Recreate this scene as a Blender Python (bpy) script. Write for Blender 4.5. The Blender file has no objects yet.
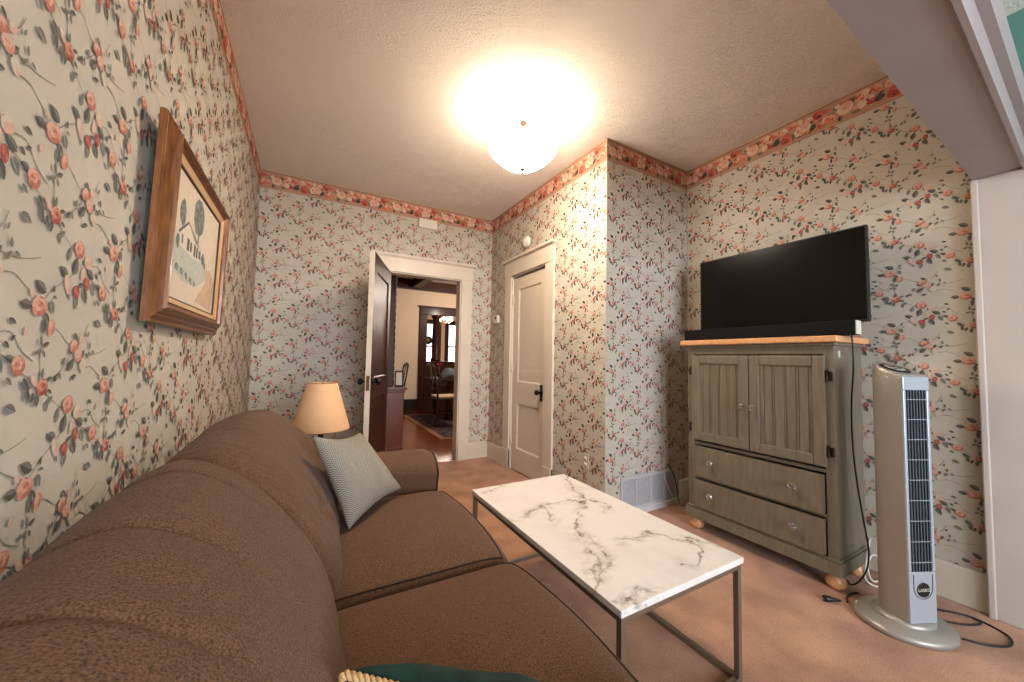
import bpy, bmesh, math, random
from mathutils import Vector, Matrix, noise
random.seed(7)
C = bpy.context.scene.collection
PI = math.pi

# ------------------------------------------------------------------ helpers
class MB:
    """collects vertices / faces with material slots, builds ONE mesh object"""
    def __init__(s): s.v = []; s.f = []; s.m = []; s.sm = []
    def add(s, vs, fs, mi=0, smooth=False):
        o = len(s.v); s.v += [tuple(v) for v in vs]
        for f in fs:
            s.f.append(tuple(i + o for i in f)); s.m.append(mi); s.sm.append(smooth)
        return s
    def box(s, a, b, mi=0):
        (x0, y0, z0), (x1, y1, z1) = a, b
        x0, x1 = min(x0, x1), max(x0, x1); y0, y1 = min(y0, y1), max(y0, y1); z0, z1 = min(z0, z1), max(z0, z1)
        vs = [(x, y, z) for x in (x0, x1) for y in (y0, y1) for z in (z0, z1)]
        return s.add(vs, [(0,1,3,2),(4,6,7,5),(0,4,5,1),(2,3,7,6),(0,2,6,4),(1,5,7,3)], mi)
    def prism(s, poly, fn, h0, h1, mi=0, smooth=False):
        """poly: ccw list of 2D points, fn(a,b,h)->xyz"""
        n = len(poly)
        vs = [fn(a, b, h0) for a, b in poly] + [fn(a, b, h1) for a, b in poly]
        s.add(vs, [tuple(range(n-1, -1, -1)), tuple(range(n, 2*n))], mi)
        s.add(vs, [(i, (i+1) % n, n+(i+1) % n, n+i) for i in range(n)], mi, smooth)
        return s
    def lathe(s, prof, c=(0,0,0), n=32, mi=0, axis='z', smooth=True, cap=True):
        vs = []
        for r, h in prof:
            for k in range(n):
                a = 2*PI*k/n; p = (r*math.cos(a), r*math.sin(a), h)
                if axis == 'x': p = (p[2], p[0], p[1])
                if axis == 'y': p = (p[0], p[2], p[1])
                vs.append((p[0]+c[0], p[1]+c[1], p[2]+c[2]))
        fs = []
        for i in range(len(prof)-1):
            for k in range(n):
                fs.append((i*n+k, i*n+(k+1) % n, (i+1)*n+(k+1) % n, (i+1)*n+k))
        if cap and prof[0][0] > 1e-6: fs.append(tuple(range(n-1, -1, -1)))
        if cap and prof[-1][0] > 1e-6: fs.append(tuple(range((len(prof)-1)*n, len(prof)*n)))
        return s.add(vs, fs, mi, smooth)
    def tube(s, pts, r, n=8, mi=0, closed=False, twist=0):
        pts = [Vector(p) for p in pts]; N = len(pts); vs = []
        up = Vector((0,0,1)); prev = None
        for i, p in enumerate(pts):
            t = (pts[(i+1) % N] - pts[i-1]) if closed else (pts[min(i+1, N-1)] - pts[max(i-1, 0)])
            t.normalize()
            if prev is None:
                a = t.cross(up)
                if a.length < .05: a = t.cross(Vector((1,0,0)))
            else: a = prev - t*prev.dot(t)
            a.normalize(); prev = a; b = t.cross(a)
            rr = r(i/(N-1)) if callable(r) else r
            for k in range(n):
                w = 2*PI*k/n + twist*i
                vs.append(p + a*(rr*math.cos(w)) + b*(rr*math.sin(w)))
        fs = []
        for i in range(N if closed else N-1):
            j = (i+1) % N
            for k in range(n): fs.append((i*n+k, i*n+(k+1) % n, j*n+(k+1) % n, j*n+k))
        if not closed: fs += [tuple(range(n-1, -1, -1)), tuple(range((N-1)*n, N*n))]
        return s.add(vs, fs, mi, True)
    def grid(s, P, mi=0, smooth=True, wu=False, wv=False):
        nu, nv = len(P), len(P[0]); vs = [p for row in P for p in row]; fs = []
        for i in range(nu if wu else nu-1):
            for j in range(nv if wv else nv-1):
                i2, j2 = (i+1) % nu, (j+1) % nv
                fs.append((i*nv+j, i2*nv+j, i2*nv+j2, i*nv+j2))
        return s.add(vs, fs, mi, smooth)
    def build(s, name, mats, parent=None, bevel=0, seg=2, fix=True, loc=None, rotz=0):
        me = bpy.data.meshes.new(name)
        me.from_pydata(s.v, [], s.f)
        if not isinstance(mats, (list, tuple)): mats = [mats]
        for m in mats: me.materials.append(m)
        me.polygons.foreach_set('material_index', s.m)
        me.polygons.foreach_set('use_smooth', s.sm)
        me.update()
        if fix:
            bm = bmesh.new(); bm.from_mesh(me)
            bmesh.ops.recalc_face_normals(bm, faces=bm.faces); bm.to_mesh(me); bm.free()
        o = bpy.data.objects.new(name, me); C.objects.link(o)
        if parent: o.parent = parent
        if loc: o.location = loc
        if rotz: o.rotation_euler.z = rotz
        if bevel:
            b = o.modifiers.new('bevel', 'BEVEL'); b.width = bevel; b.segments = seg; b.limit_method = 'ANGLE'; b.angle_limit = .6
        return o

def tag(o, label, cat, group=None):
    o['label'] = label; o['category'] = cat
    if group: o['group'] = group
    return o
def thing(name, label, cat, loc=(0,0,0), rotz=0, group=None):
    o = bpy.data.objects.new(name, None); C.objects.link(o)
    o.location = loc; o.rotation_euler.z = rotz; o.empty_display_size = .1
    return tag(o, label, cat, group)
def struct(o): o['kind'] = 'structure'; return o
def spline(pts, n=8, closed=False):
    pts = [Vector(p) for p in pts]; N = len(pts); out = []
    for i in range(N if closed else N-1):
        if closed: p0, p1, p2, p3 = pts[i-1], pts[i], pts[(i+1) % N], pts[(i+2) % N]
        else: p0, p1, p2, p3 = pts[max(i-1,0)], pts[i], pts[i+1], pts[min(i+2,N-1)]
        for k in range(n):
            t = k/n
            out.append(.5*((2*p1)+(p2-p0)*t+(2*p0-5*p1+4*p2-p3)*t*t+(3*p1-p0-3*p2+p3)*t**3))
    if not closed: out.append(pts[-1].copy())
    return out
def lin(c):
    return tuple((x/255/12.92 if x/255 <= .04045 else ((x/255+.055)/1.055)**2.4) for x in c)

# ------------------------------------------------------------------ materials
def mat(name, col, rough=.5, metal=0, noise_amt=0, noise_scale=20, bump=0, bump_scale=200, bump_dist=.002, spec=.5,
        col2=None, stretch=None, coat=0, detail=4, emit=None, emit_s=0, trans=0, rvar=0, sheen=0):
    m = bpy.data.materials.new(name); m.use_nodes = True
    nt = m.node_tree; b = nt.nodes['Principled BSDF']
    L = nt.links.new; N = nt.nodes.new
    c = lin(col) + (1,)
    b.inputs['Base Color'].default_value = c
    b.inputs['Roughness'].default_value = rough; b.inputs['Metallic'].default_value = metal
    b.inputs['Specular IOR Level'].default_value = spec
    if coat: b.inputs['Coat Weight'].default_value = coat; b.inputs['Coat Roughness'].default_value = .15
    if sheen: b.inputs['Sheen Weight'].default_value = sheen
    if trans: b.inputs['Transmission Weight'].default_value = trans
    if emit: b.inputs['Emission Color'].default_value = lin(emit)+(1,); b.inputs['Emission Strength'].default_value = emit_s
    tc = N('ShaderNodeTexCoord'); mp = N('ShaderNodeMapping'); L(tc.outputs['Object'], mp.inputs[0])
    if stretch: mp.inputs['Scale'].default_value = stretch
    if noise_amt or col2:
        nz = N('ShaderNodeTexNoise'); nz.inputs['Scale'].default_value = noise_scale; nz.inputs['Detail'].default_value = detail
        L(mp.outputs[0], nz.inputs['Vector'])
        cr = N('ShaderNodeValToRGB'); L(nz.outputs[0], cr.inputs[0])
        cr.color_ramp.elements[0].position = .3; cr.color_ramp.elements[1].position = .7
        if col2: a, d = c, lin(col2)+(1,)
        else: a = tuple(x*(1-noise_amt) for x in c[:3])+(1,); d = tuple(min(1, x*(1+noise_amt)) for x in c[:3])+(1,)
        cr.color_ramp.elements[0].color = a; cr.color_ramp.elements[1].color = d
        L(cr.outputs[0], b.inputs['Base Color'])
        if rvar:
            mr = N('ShaderNodeMapRange'); mr.inputs[3].default_value = rough-rvar; mr.inputs[4].default_value = rough+rvar
            L(nz.outputs[0], mr.inputs[0]); L(mr.outputs[0], b.inputs['Roughness'])
    if bump:
        n2 = N('ShaderNodeTexNoise'); n2.inputs['Scale'].default_value = bump_scale; n2.inputs['Detail'].default_value = 3
        L(mp.outputs[0], n2.inputs['Vector'])
        bp = N('ShaderNodeBump'); bp.inputs['Strength'].default_value = bump; bp.inputs['Distance'].default_value = bump_dist
        L(n2.outputs[0], bp.inputs['Height']); L(bp.outputs[0], b.inputs['Normal'])
    return m

M = {}
M['paper'] = mat('wallpaper_ground', (190,181,165), .75, noise_amt=.05, noise_scale=5, bump=.15, bump_scale=500, bump_dist=.0006, spec=.25)
WPC = {'peach': (200,141,119), 'peach_light': (209,164,144), 'peach_deep': (176,111,92), 'red': (156,76,66), 'red_light': (178,102,88),
       'pink_pale': (200,166,150), 'cream': (200,185,162), 'leaf': (112,111,102), 'leaf_dark': (84,80,76), 'leaf_pale': (134,132,122), 'vine': (142,134,122)}
WPI = ['paper'] + list(WPC)
for k, c in WPC.items(): M[k] = mat('wallpaper_'+k, c, .75, spec=.25)
BC = {'b_ground': (176,132,108), 'b_green': (112,112,94), 'b_dark': (72,70,66), 'b_red': (178,70,54), 'b_redl': (196,98,76), 'b_coral': (206,124,98), 'b_pink': (208,152,130),
      'b_cream': (208,182,154), 'b_line': (160,108,84), 'b_lt': (190,156,124)}
for k, c in BC.items(): M[k] = mat('border_'+k[2:], c, .7, spec=.25)
WALLM = WPI + list(BC)
M['plaster'] = None
def ceiling_mat():
    m = mat('textured_plaster', (236,226,216), .9, spec=.2)
    nt = m.node_tree; N = nt.nodes.new; L = nt.links.new; b = nt.nodes['Principled BSDF']
    tc = N('ShaderNodeTexCoord')
    n1 = N('ShaderNodeTexNoise'); n1.inputs['Scale'].default_value = 58; n1.inputs['Detail'].default_value = 3; n1.inputs['Distortion'].default_value = 1.6
    n2 = N('ShaderNodeTexNoise'); n2.inputs['Scale'].default_value = 8; n2.inputs['Detail'].default_value = 2
    L(tc.outputs['Object'], n1.inputs[0]); L(tc.outputs['Object'], n2.inputs[0])
    r = N('ShaderNodeValToRGB'); L(n1.outputs[0], r.inputs[0]); r.color_ramp.elements[0].position = .42; r.color_ramp.elements[1].position = .62
    mu = N('ShaderNodeMath'); mu.operation = 'MULTIPLY'; L(r.outputs[0], mu.inputs[0]); L(n2.outputs[0], mu.inputs[1])
    bp = N('ShaderNodeBump'); bp.inputs['Strength'].default_value = .9; bp.inputs['Distance'].default_value = .009
    L(mu.outputs[0], bp.inputs['Height']); L(bp.outputs[0], b.inputs['Normal'])
    return m
M['plaster'] = ceiling_mat()
def carpet_mat():
    m = mat('carpet_pile', (150,106,80), .95, col2=(192,144,112), noise_scale=4.5, detail=9, spec=.1, sheen=.2)
    nt = m.node_tree; N = nt.nodes.new; L = nt.links.new; b = nt.nodes['Principled BSDF']
    tc = N('ShaderNodeTexCoord')
    base = b.inputs['Base Color'].links[0].from_socket
    n = N('ShaderNodeTexNoise'); n.inputs['Scale'].default_value = 190; n.inputs['Detail'].default_value = 2
    L(tc.outputs['Object'], n.inputs[0])
    r = N('ShaderNodeMapRange'); r.inputs[1].default_value = .3; r.inputs[2].default_value = .7; r.inputs[3].default_value = .72; r.inputs[4].default_value = 1.15
    L(n.outputs[0], r.inputs[0])
    mx = N('ShaderNodeMix'); mx.data_type = 'RGBA'; mx.blend_type = 'MULTIPLY'; mx.inputs[0].default_value = 1
    L(base, mx.inputs[6]); L(r.outputs[0], mx.inputs[7]); L(mx.outputs[2], b.inputs['Base Color'])
    bp = N('ShaderNodeBump'); bp.inputs['Strength'].default_value = .6; bp.inputs['Distance'].default_value = .006
    L(n.outputs[0], bp.inputs['Height']); L(bp.outputs[0], b.inputs['Normal'])
    return m
M['carpet'] = carpet_mat()
M['trim'] = mat('cream_gloss_paint', (206,192,174), .38, noise_amt=.03, noise_scale=6, bump=.05, bump_scale=60)
M['trim_white'] = mat('white_gloss_paint', (206,200,198), .42, noise_amt=.03, noise_scale=6, bump=.06, bump_scale=60)
M['mauve_trim'] = mat('grey_mauve_gloss_paint', (150,138,136), .45, noise_amt=.03, noise_scale=6, bump=.06, bump_scale=60)
M['jamb_paint'] = mat('off_white_jamb_paint', (188,178,168), .45, noise_amt=.03, noise_scale=6, bump=.06, bump_scale=60)
M['green_wall'] = mat('green_paint', (96,136,122), .7, bump=.1, bump_scale=200)
def fabric(name, a, b_, sc=260):
    m = mat(name, a, .95, col2=b_, noise_scale=sc, detail=2, spec=.15, bump=.5, bump_scale=sc*1.4, bump_dist=.0025, sheen=.05)
    return m
M['sofa'] = fabric('brown_tweed_upholstery', (64,43,29), (118,86,63), 330)
M['piping'] = fabric('dark_brown_welt', (36,24,18), (62,43,33), 260)
M['green_velvet'] = mat('green_velvet', (10,30,25), .9, col2=(26,54,44), noise_scale=26, spec=.15, sheen=.05, bump=.3, bump_scale=150)
M['red_cloth'] = mat('dark_red_cloth', (84,22,20), .9, bump=.2)
M['rope'] = mat('gold_rope', (196,158,104), .7, noise_amt=.2, noise_scale=80)
def pillow_mat():
    m = mat('blue_white_check_weave', (140,146,146), .95, spec=.1)
    nt = m.node_tree; N = nt.nodes.new; L = nt.links.new; b = nt.nodes['Principled BSDF']
    uv = N('ShaderNodeUVMap'); mp = N('ShaderNodeMapping'); mp.inputs['Scale'].default_value = (84,84,1); L(uv.outputs[0], mp.inputs[0])
    ck = N('ShaderNodeTexChecker'); ck.inputs['Scale'].default_value = 1
    ck.inputs[1].default_value = lin((166,153,135))+(1,); ck.inputs[2].default_value = lin((104,100,92))+(1,)
    L(mp.outputs[0], ck.inputs[0]); L(ck.outputs[0], b.inputs['Base Color'])
    return m
M['pillow'] = pillow_mat()
VEINS = [[(.292,.508),(.145,.169),(-.105,-.093),(-.174,-.286),(-.303,-.416)],[(.145,.169),(-.058,.194),(-.288,.093)],[(-.058,.194),(-.143,.038)],[(-.105,-.093),(-.117,-.29),(-.277,-.398)],
 [(-.004,-.212),(.054,-.26),(.163,-.254),(.221,-.361)],[(.247,-.358),(.19,-.462),(.123,-.493),(.07,-.452)],[(.261,-.332),(.294,-.444)],[(-.278,-.53),(-.176,-.482),(-.139,-.52)],[(.145,.169),(.203,.064),(.132,-.016)],[(-.262,.454),(-.114,.532)]]
def marble_mat():
    m = mat('white_marble_veneer', (222,214,206), .25, spec=.5)
    nt = m.node_tree; N = nt.nodes.new; L = nt.links.new; b = nt.nodes['Principled BSDF']
    tc = N('ShaderNodeTexCoord')
    def VM(op, *ins):
        n = N('ShaderNodeVectorMath'); n.operation = op
        for i, x in enumerate(ins):
            if hasattr(x, 'node'): L(x, n.inputs[i])
            elif isinstance(x, (int, float)): n.inputs['Scale'].default_value = x
            else: n.inputs[i].default_value = x
        return n
    def MM(op, *ins, clamp=False):
        n = N('ShaderNodeMath'); n.operation = op; n.use_clamp = clamp
        for i, x in enumerate(ins):
            if hasattr(x, 'node'): L(x, n.inputs[i])
            else: n.inputs[i].default_value = x
        return n.outputs[0]
    def NZ(sc, det=4, rough=.6):
        n = N('ShaderNodeTexNoise'); n.inputs['Scale'].default_value = sc; n.inputs['Detail'].default_value = det; n.inputs['Roughness'].default_value = rough; L(tc.outputs['Object'], n.inputs[0]); return n
    nz = NZ(9, 6, .65)
    off = VM('SCALE', VM('SUBTRACT', nz.outputs['Color'], (.5,.5,.5)).outputs[0]); off.inputs['Scale'].default_value = .17
    p = VM('MULTIPLY', VM('ADD', tc.outputs['Object'], off.outputs[0]).outputs[0], (1,1,0)).outputs[0]
    dmin = None
    for line in VEINS:
        for (ax,ay),(bx,by) in zip(line[:-1], line[1:]):
            dx, dy = bx-ax, by-ay; L2 = dx*dx+dy*dy
            pa = VM('SUBTRACT', p, (ax,ay,0)).outputs[0]
            t = MM('MULTIPLY', VM('DOT_PRODUCT', pa, (dx,dy,0)).outputs['Value'], 1/L2, clamp=True)
            q = N('ShaderNodeVectorMath'); q.operation = 'SCALE'; q.inputs[0].default_value = (dx,dy,0); L(t, q.inputs['Scale'])
            d = VM('LENGTH', VM('SUBTRACT', pa, q.outputs[0]).outputs[0]).outputs['Value']
            dmin = d if dmin is None else MM('MINIMUM', dmin, d)
    core = MM('SUBTRACT', 1, MM('DIVIDE', dmin, .011), clamp=True); halo = MM('SUBTRACT', 1, MM('DIVIDE', dmin, .05), clamp=True)
    def ramp(x, lo, hi):
        r = N('ShaderNodeMapRange'); r.inputs[1].default_value = lo; r.inputs[2].default_value = hi; L(x, r.inputs[0]); return r.outputs[0]
    k1 = ramp(NZ(14, 5).outputs[0], .40, .62); k2 = ramp(NZ(22, 6, .7).outputs[0], .44, .68)
    f = MM('ADD', MM('MULTIPLY', core, MM('ADD', MM('MULTIPLY', k1, .75), .1)), MM('MULTIPLY', MM('MULTIPLY', halo, k2), .5), clamp=True)
    cl_ = MM('MULTIPLY', ramp(NZ(4, 5).outputs[0], .5, .75), .16)
    f = MM('ADD', f, cl_, clamp=True)
    mx = N('ShaderNodeMix'); mx.data_type = 'RGBA'; L(f, mx.inputs[0])
    mx.inputs[6].default_value = lin((224,216,208))+(1,); mx.inputs[7].default_value = lin((118,98,82))+(1,)
    L(mx.outputs[2], b.inputs['Base Color'])
    return m
M['marble'] = marble_mat()
M['steel'] = mat('brushed_nickel', (150,138,124), .35, metal=.85, bump=.1, bump_scale=300, stretch=(1,1,.05))
M['sage'] = mat('sage_distressed_paint', (102,92,75), .5, col2=(119,109,90), noise_scale=9, stretch=(6,6,.7), bump=.12, bump_scale=90, bump_dist=.001)
M['sage_dark'] = mat('sage_groove_shadow_paint', (62,56,44), .6)
M['pine'] = mat('honey_pine', (200,140,92), .4, col2=(222,166,116), noise_scale=6, stretch=(14,1,14), coat=.2)
M['crystal'] = mat('clear_glass_knob', (206,200,192), .06, trans=.85, spec=.8)
M['brass_dark'] = mat('aged_bronze', (52,38,28), .4, metal=.7)
M['black_gloss'] = mat('black_screen_gloss', (13,9,7), .2, spec=.2, rvar=.02, noise_amt=.1)
M['black_plastic'] = mat('black_plastic', (18,16,15), .42, bump=.05)
M['black_mesh'] = mat('black_speaker_cloth', (9,7,6), .7, spec=.2, bump=.4, bump_scale=800)
M['silver'] = mat('silver_plastic', (158,150,140), .38, metal=.35, bump=.03)
M['silver_blue'] = mat('silver_front_plastic', (168,172,180), .34, metal=.25)
M['fan_fin'] = mat('dark_grey_fins', (70,74,82), .45)
M['cord_black'] = mat('black_rubber_cord', (16,16,18), .5)
M['cord_white'] = mat('white_vinyl_cord', (206,200,190), .5)
M['gold_frame'] = mat('gilded_oak_frame', (98,54,22), .34, col2=(142,86,42), noise_scale=5, stretch=(30,3,3), spec=.5, metal=.2, coat=.25)
M['frame_lip'] = mat('pale_gilt_fillet', (206,168,122), .4, metal=.2)
M['frame_dark'] = mat('dark_frame_liner', (52,32,20), .5)
M['art_paper'] = mat('art_paper', (206,190,170), .55, noise_amt=.05, noise_scale=30)
M['art_mid'] = mat('art_mid_grey', (126,132,126), .7, noise_amt=.15, noise_scale=50)
M['art_grey'] = mat('art_foliage_grey', (104,112,108), .7, noise_amt=.3, noise_scale=60)
M['art_dark'] = mat('art_shadow_grey', (86,86,84), .7, noise_amt=.2, noise_scale=60)
M['art_blue'] = mat('art_lawn_blue_grey', (178,182,172), .7, noise_amt=.12, noise_scale=50)
M['art_white'] = mat('art_house_white', (212,200,184), .7)
M['art_tan'] = mat('art_path_tan', (190,162,138), .7, noise_amt=.1, noise_scale=40)
M['dark_wood'] = mat('dark_mahogany', (34,13,8), .45, spec=.2, col2=(66,28,16), noise_scale=5, stretch=(10,10,.8), coat=.08)
M['mid_wood'] = mat('red_oak_varnish', (78,34,18), .3, col2=(106,52,28), noise_scale=5, stretch=(12,12,.8), coat=.08)
M['black_wood'] = mat('ebonised_wood', (26,16,12), .35, coat=.2)
M['cream_wall'] = mat('cream_plaster', (214,190,164), .8, bump=.1, noise_amt=.03)
M['brass_black'] = mat('black_door_hardware', (14,13,13), .35, metal=.5)
M['white_plastic'] = mat('white_plastic', (214,206,192), .4)
M['white_metal'] = mat('white_enamel', (186,182,182), .4)
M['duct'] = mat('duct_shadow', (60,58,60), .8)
M['shade'] = mat('parchment_lampshade', (226,178,132), .8, bump=.1, bump_scale=300)
M['shade_rim'] = mat('gilt_shade_trim', (140,86,56), .6)
M['iron'] = mat('dark_iron', (26,24,24), .4, metal=.6)
M['canopy'] = mat('antique_white_metal', (196,176,156), .45, metal=.1)
M['canopy_dark'] = mat('aged_brass', (110,76,52), .4, metal=.6)
M['seat_cream'] = mat('cream_seat_fabric', (206,180,146), .9, bump=.2)
M['cloth_blue'] = mat('blue_grey_cloth', (66,72,84), .9, col2=(96,102,112), noise_scale=18, bump=.3, bump_scale=40)
M['petal_red'] = mat('red_petal', (190,40,28), .6)
M['curtain'] = mat('sheer_curtain', (226,226,230), .9, trans=.0)
def glass_mat(name, tint=(1,1,1), fac=.9):
    m = bpy.data.materials.new(name); m.use_nodes = True; nt = m.node_tree; nt.nodes.clear()
    o = nt.nodes.new('ShaderNodeOutputMaterial'); mx = nt.nodes.new('ShaderNodeMixShader'); t = nt.nodes.new('ShaderNodeBsdfTransparent'); g = nt.nodes.new('ShaderNodeBsdfGlossy')
    g.inputs['Roughness'].default_value = .03; t.inputs[0].default_value = tint+(1,); mx.inputs[0].default_value = 1-fac
    nt.links.new(t.outputs[0], mx.inputs[1]); nt.links.new(g.outputs[0], mx.inputs[2]); nt.links.new(mx.outputs[0], o.inputs[0])
    return m
M['pane'] = glass_mat('window_glass')
def bowl_mat():
    m = mat('alabaster_glass_lit', (250,240,226), .35, emit=(255,238,216), emit_s=44)
    M['bowl_in'] = mat('alabaster_glass_inside', (250,240,226), .35, emit=(255,238,216), emit_s=11)
    return m
M['bowl'] = bowl_mat()
def wood_floor():
    m = mat('oak_strip_floor', (98,40,20), .26, col2=(140,68,38), noise_scale=4, stretch=(14,1,1), coat=.15)
    return m
M['wood_floor'] = wood_floor()
def rug_mat():
    m = mat('oriental_rug_pile', (60,40,38), .95)
    nt = m.node_tree; N = nt.nodes.new; L = nt.links.new; b = nt.nodes['Principled BSDF']
    tc = N('ShaderNodeTexCoord'); v = N('ShaderNodeTexVoronoi'); v.inputs['Scale'].default_value = 9; L(tc.outputs['Object'], v.inputs[0])
    r = N('ShaderNodeValToRGB'); L(v.outputs[0], r.inputs[0]); r.color_ramp.interpolation = 'CONSTANT'
    r.color_ramp.elements[0].color = lin((126,104,92))+(1,); r.color_ramp.elements[1].color = lin((44,34,38))+(1,); r.color_ramp.elements[1].position = .5
    e = r.color_ramp.elements.new(.22); e.color = lin((92,44,38))+(1,); e = r.color_ramp.elements.new(.36); e.color = lin((60,58,66))+(1,)
    L(r.outputs[0], b.inputs['Base Color']); return m
M['rug'] = rug_mat()
M['rug_edge'] = mat('tan_rug_border', (150,108,78), .95)

# ------------------------------------------------------------------ room dimensions (metres, camera stands at x=0 y=0 z=1.15)
XL, YB, XC, YJ, XT, ZC = -.426, 3.916, 1.9006, 1.9836, 2.838, 2.8214
YH0, YH1, ZH = .225, .405, 2.06      # header over the wide opening
BB = .18

# ------------------------------------------------------------------ wallpaper print (drawn once as a tile of small polygons)
def ell(cx, cy, rx, ry, mi, n=9, rot=0, wob=0, ph=0):
    out = []
    for k in range(n):
        a = 2*PI*k/n; w = 1+wob*math.sin(3*a+ph)
        x, y = rx*w*math.cos(a), ry*w*math.sin(a)
        out.append((cx+x*math.cos(rot)-y*math.sin(rot), cy+x*math.sin(rot)+y*math.cos(rot)))
    return (out, mi)
def leaf(cx, cy, ln, ang, dark=False, wd=.34):
    ang = math.radians(ang); ca, sa = math.cos(ang), math.sin(ang)
    T = lambda x, y: (cx+x*ca-y*sa, cy+x*sa+y*ca)
    ln *= .9; w = ln*wd*.72; h = ln*.5
    up = [T(-h,0), T(h,0), T(.45*h,.7*w), T(-.1*h,w), T(-.7*h,.7*w)]
    dn = [T(-h,0), T(-.7*h,-.7*w), T(-.1*h,-w), T(.45*h,-.7*w), T(h,0)]
    a, b = ('leaf_dark','leaf') if dark else ('leaf','leaf_pale')
    return [(up, a), (dn, b), ([T(-h,-.0006), T(h,-.0002), T(h,.0002), T(-h,.0006)], 'leaf_dark')]
def rose(cx, cy, r, cols=('peach','peach_light','peach_deep'), sy=.88, ph=0):
    a, l, d = cols; q = random.Random(int(ph*97+r*1e5))
    out = [ell(cx, cy, r*.96, r*sy*.94, a, 13, .2, .06, ph)]
    # outer petals: overlapping lobes, lighter toward the upper left
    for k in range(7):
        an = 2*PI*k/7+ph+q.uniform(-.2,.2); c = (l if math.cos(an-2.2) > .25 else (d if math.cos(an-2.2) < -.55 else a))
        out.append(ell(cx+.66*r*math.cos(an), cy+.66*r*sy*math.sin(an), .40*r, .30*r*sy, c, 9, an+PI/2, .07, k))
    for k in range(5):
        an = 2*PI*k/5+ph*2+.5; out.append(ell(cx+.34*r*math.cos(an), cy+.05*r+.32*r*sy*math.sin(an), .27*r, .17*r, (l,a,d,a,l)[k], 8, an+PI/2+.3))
    out.append(ell(cx+.03*r, cy+.08*r, .15*r, .11*r, d, 7, .5))
    for k in range(3):      # dark edge strokes
        an = ph+2.1*k-.6; x, y = cx+.86*r*math.cos(an), cy+.86*r*sy*math.sin(an)
        out.append(ell(x, y, .26*r, .07*r, d, 7, an+PI/2))
    return out
def bud(cx, cy, rx, ry, ang=0, cols=('peach','peach_light','peach_deep')):
    a, l, d = cols; an = math.radians(ang)
    return [ell(cx, cy, rx, ry, a, 9, an, .05), ell(cx-.25*rx, cy+.25*ry, .45*rx, .55*ry, l, 7, an), ell(cx+.5*rx, cy-.3*ry, .25*rx, .5*ry, d, 6, an)]
def vine(pts, w=.0022, mi='vine'):
    p = spline([(a,b,0) for a,b in pts], 5); out = []
    for i in range(len(p)-1):
        t = (p[i+1]-p[i]).normalized(); nx, ny = -t.y*w/2, t.x*w/2
        out.append(([(p[i].x-nx,p[i].y-ny),(p[i+1].x-nx,p[i+1].y-ny),(p[i+1].x+nx,p[i+1].y+ny),(p[i].x+nx,p[i].y+ny)], mi))
    return out
RED = ('red','red_light','peach_deep'); PALE = ('pink_pale','cream','peach_light')
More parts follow.
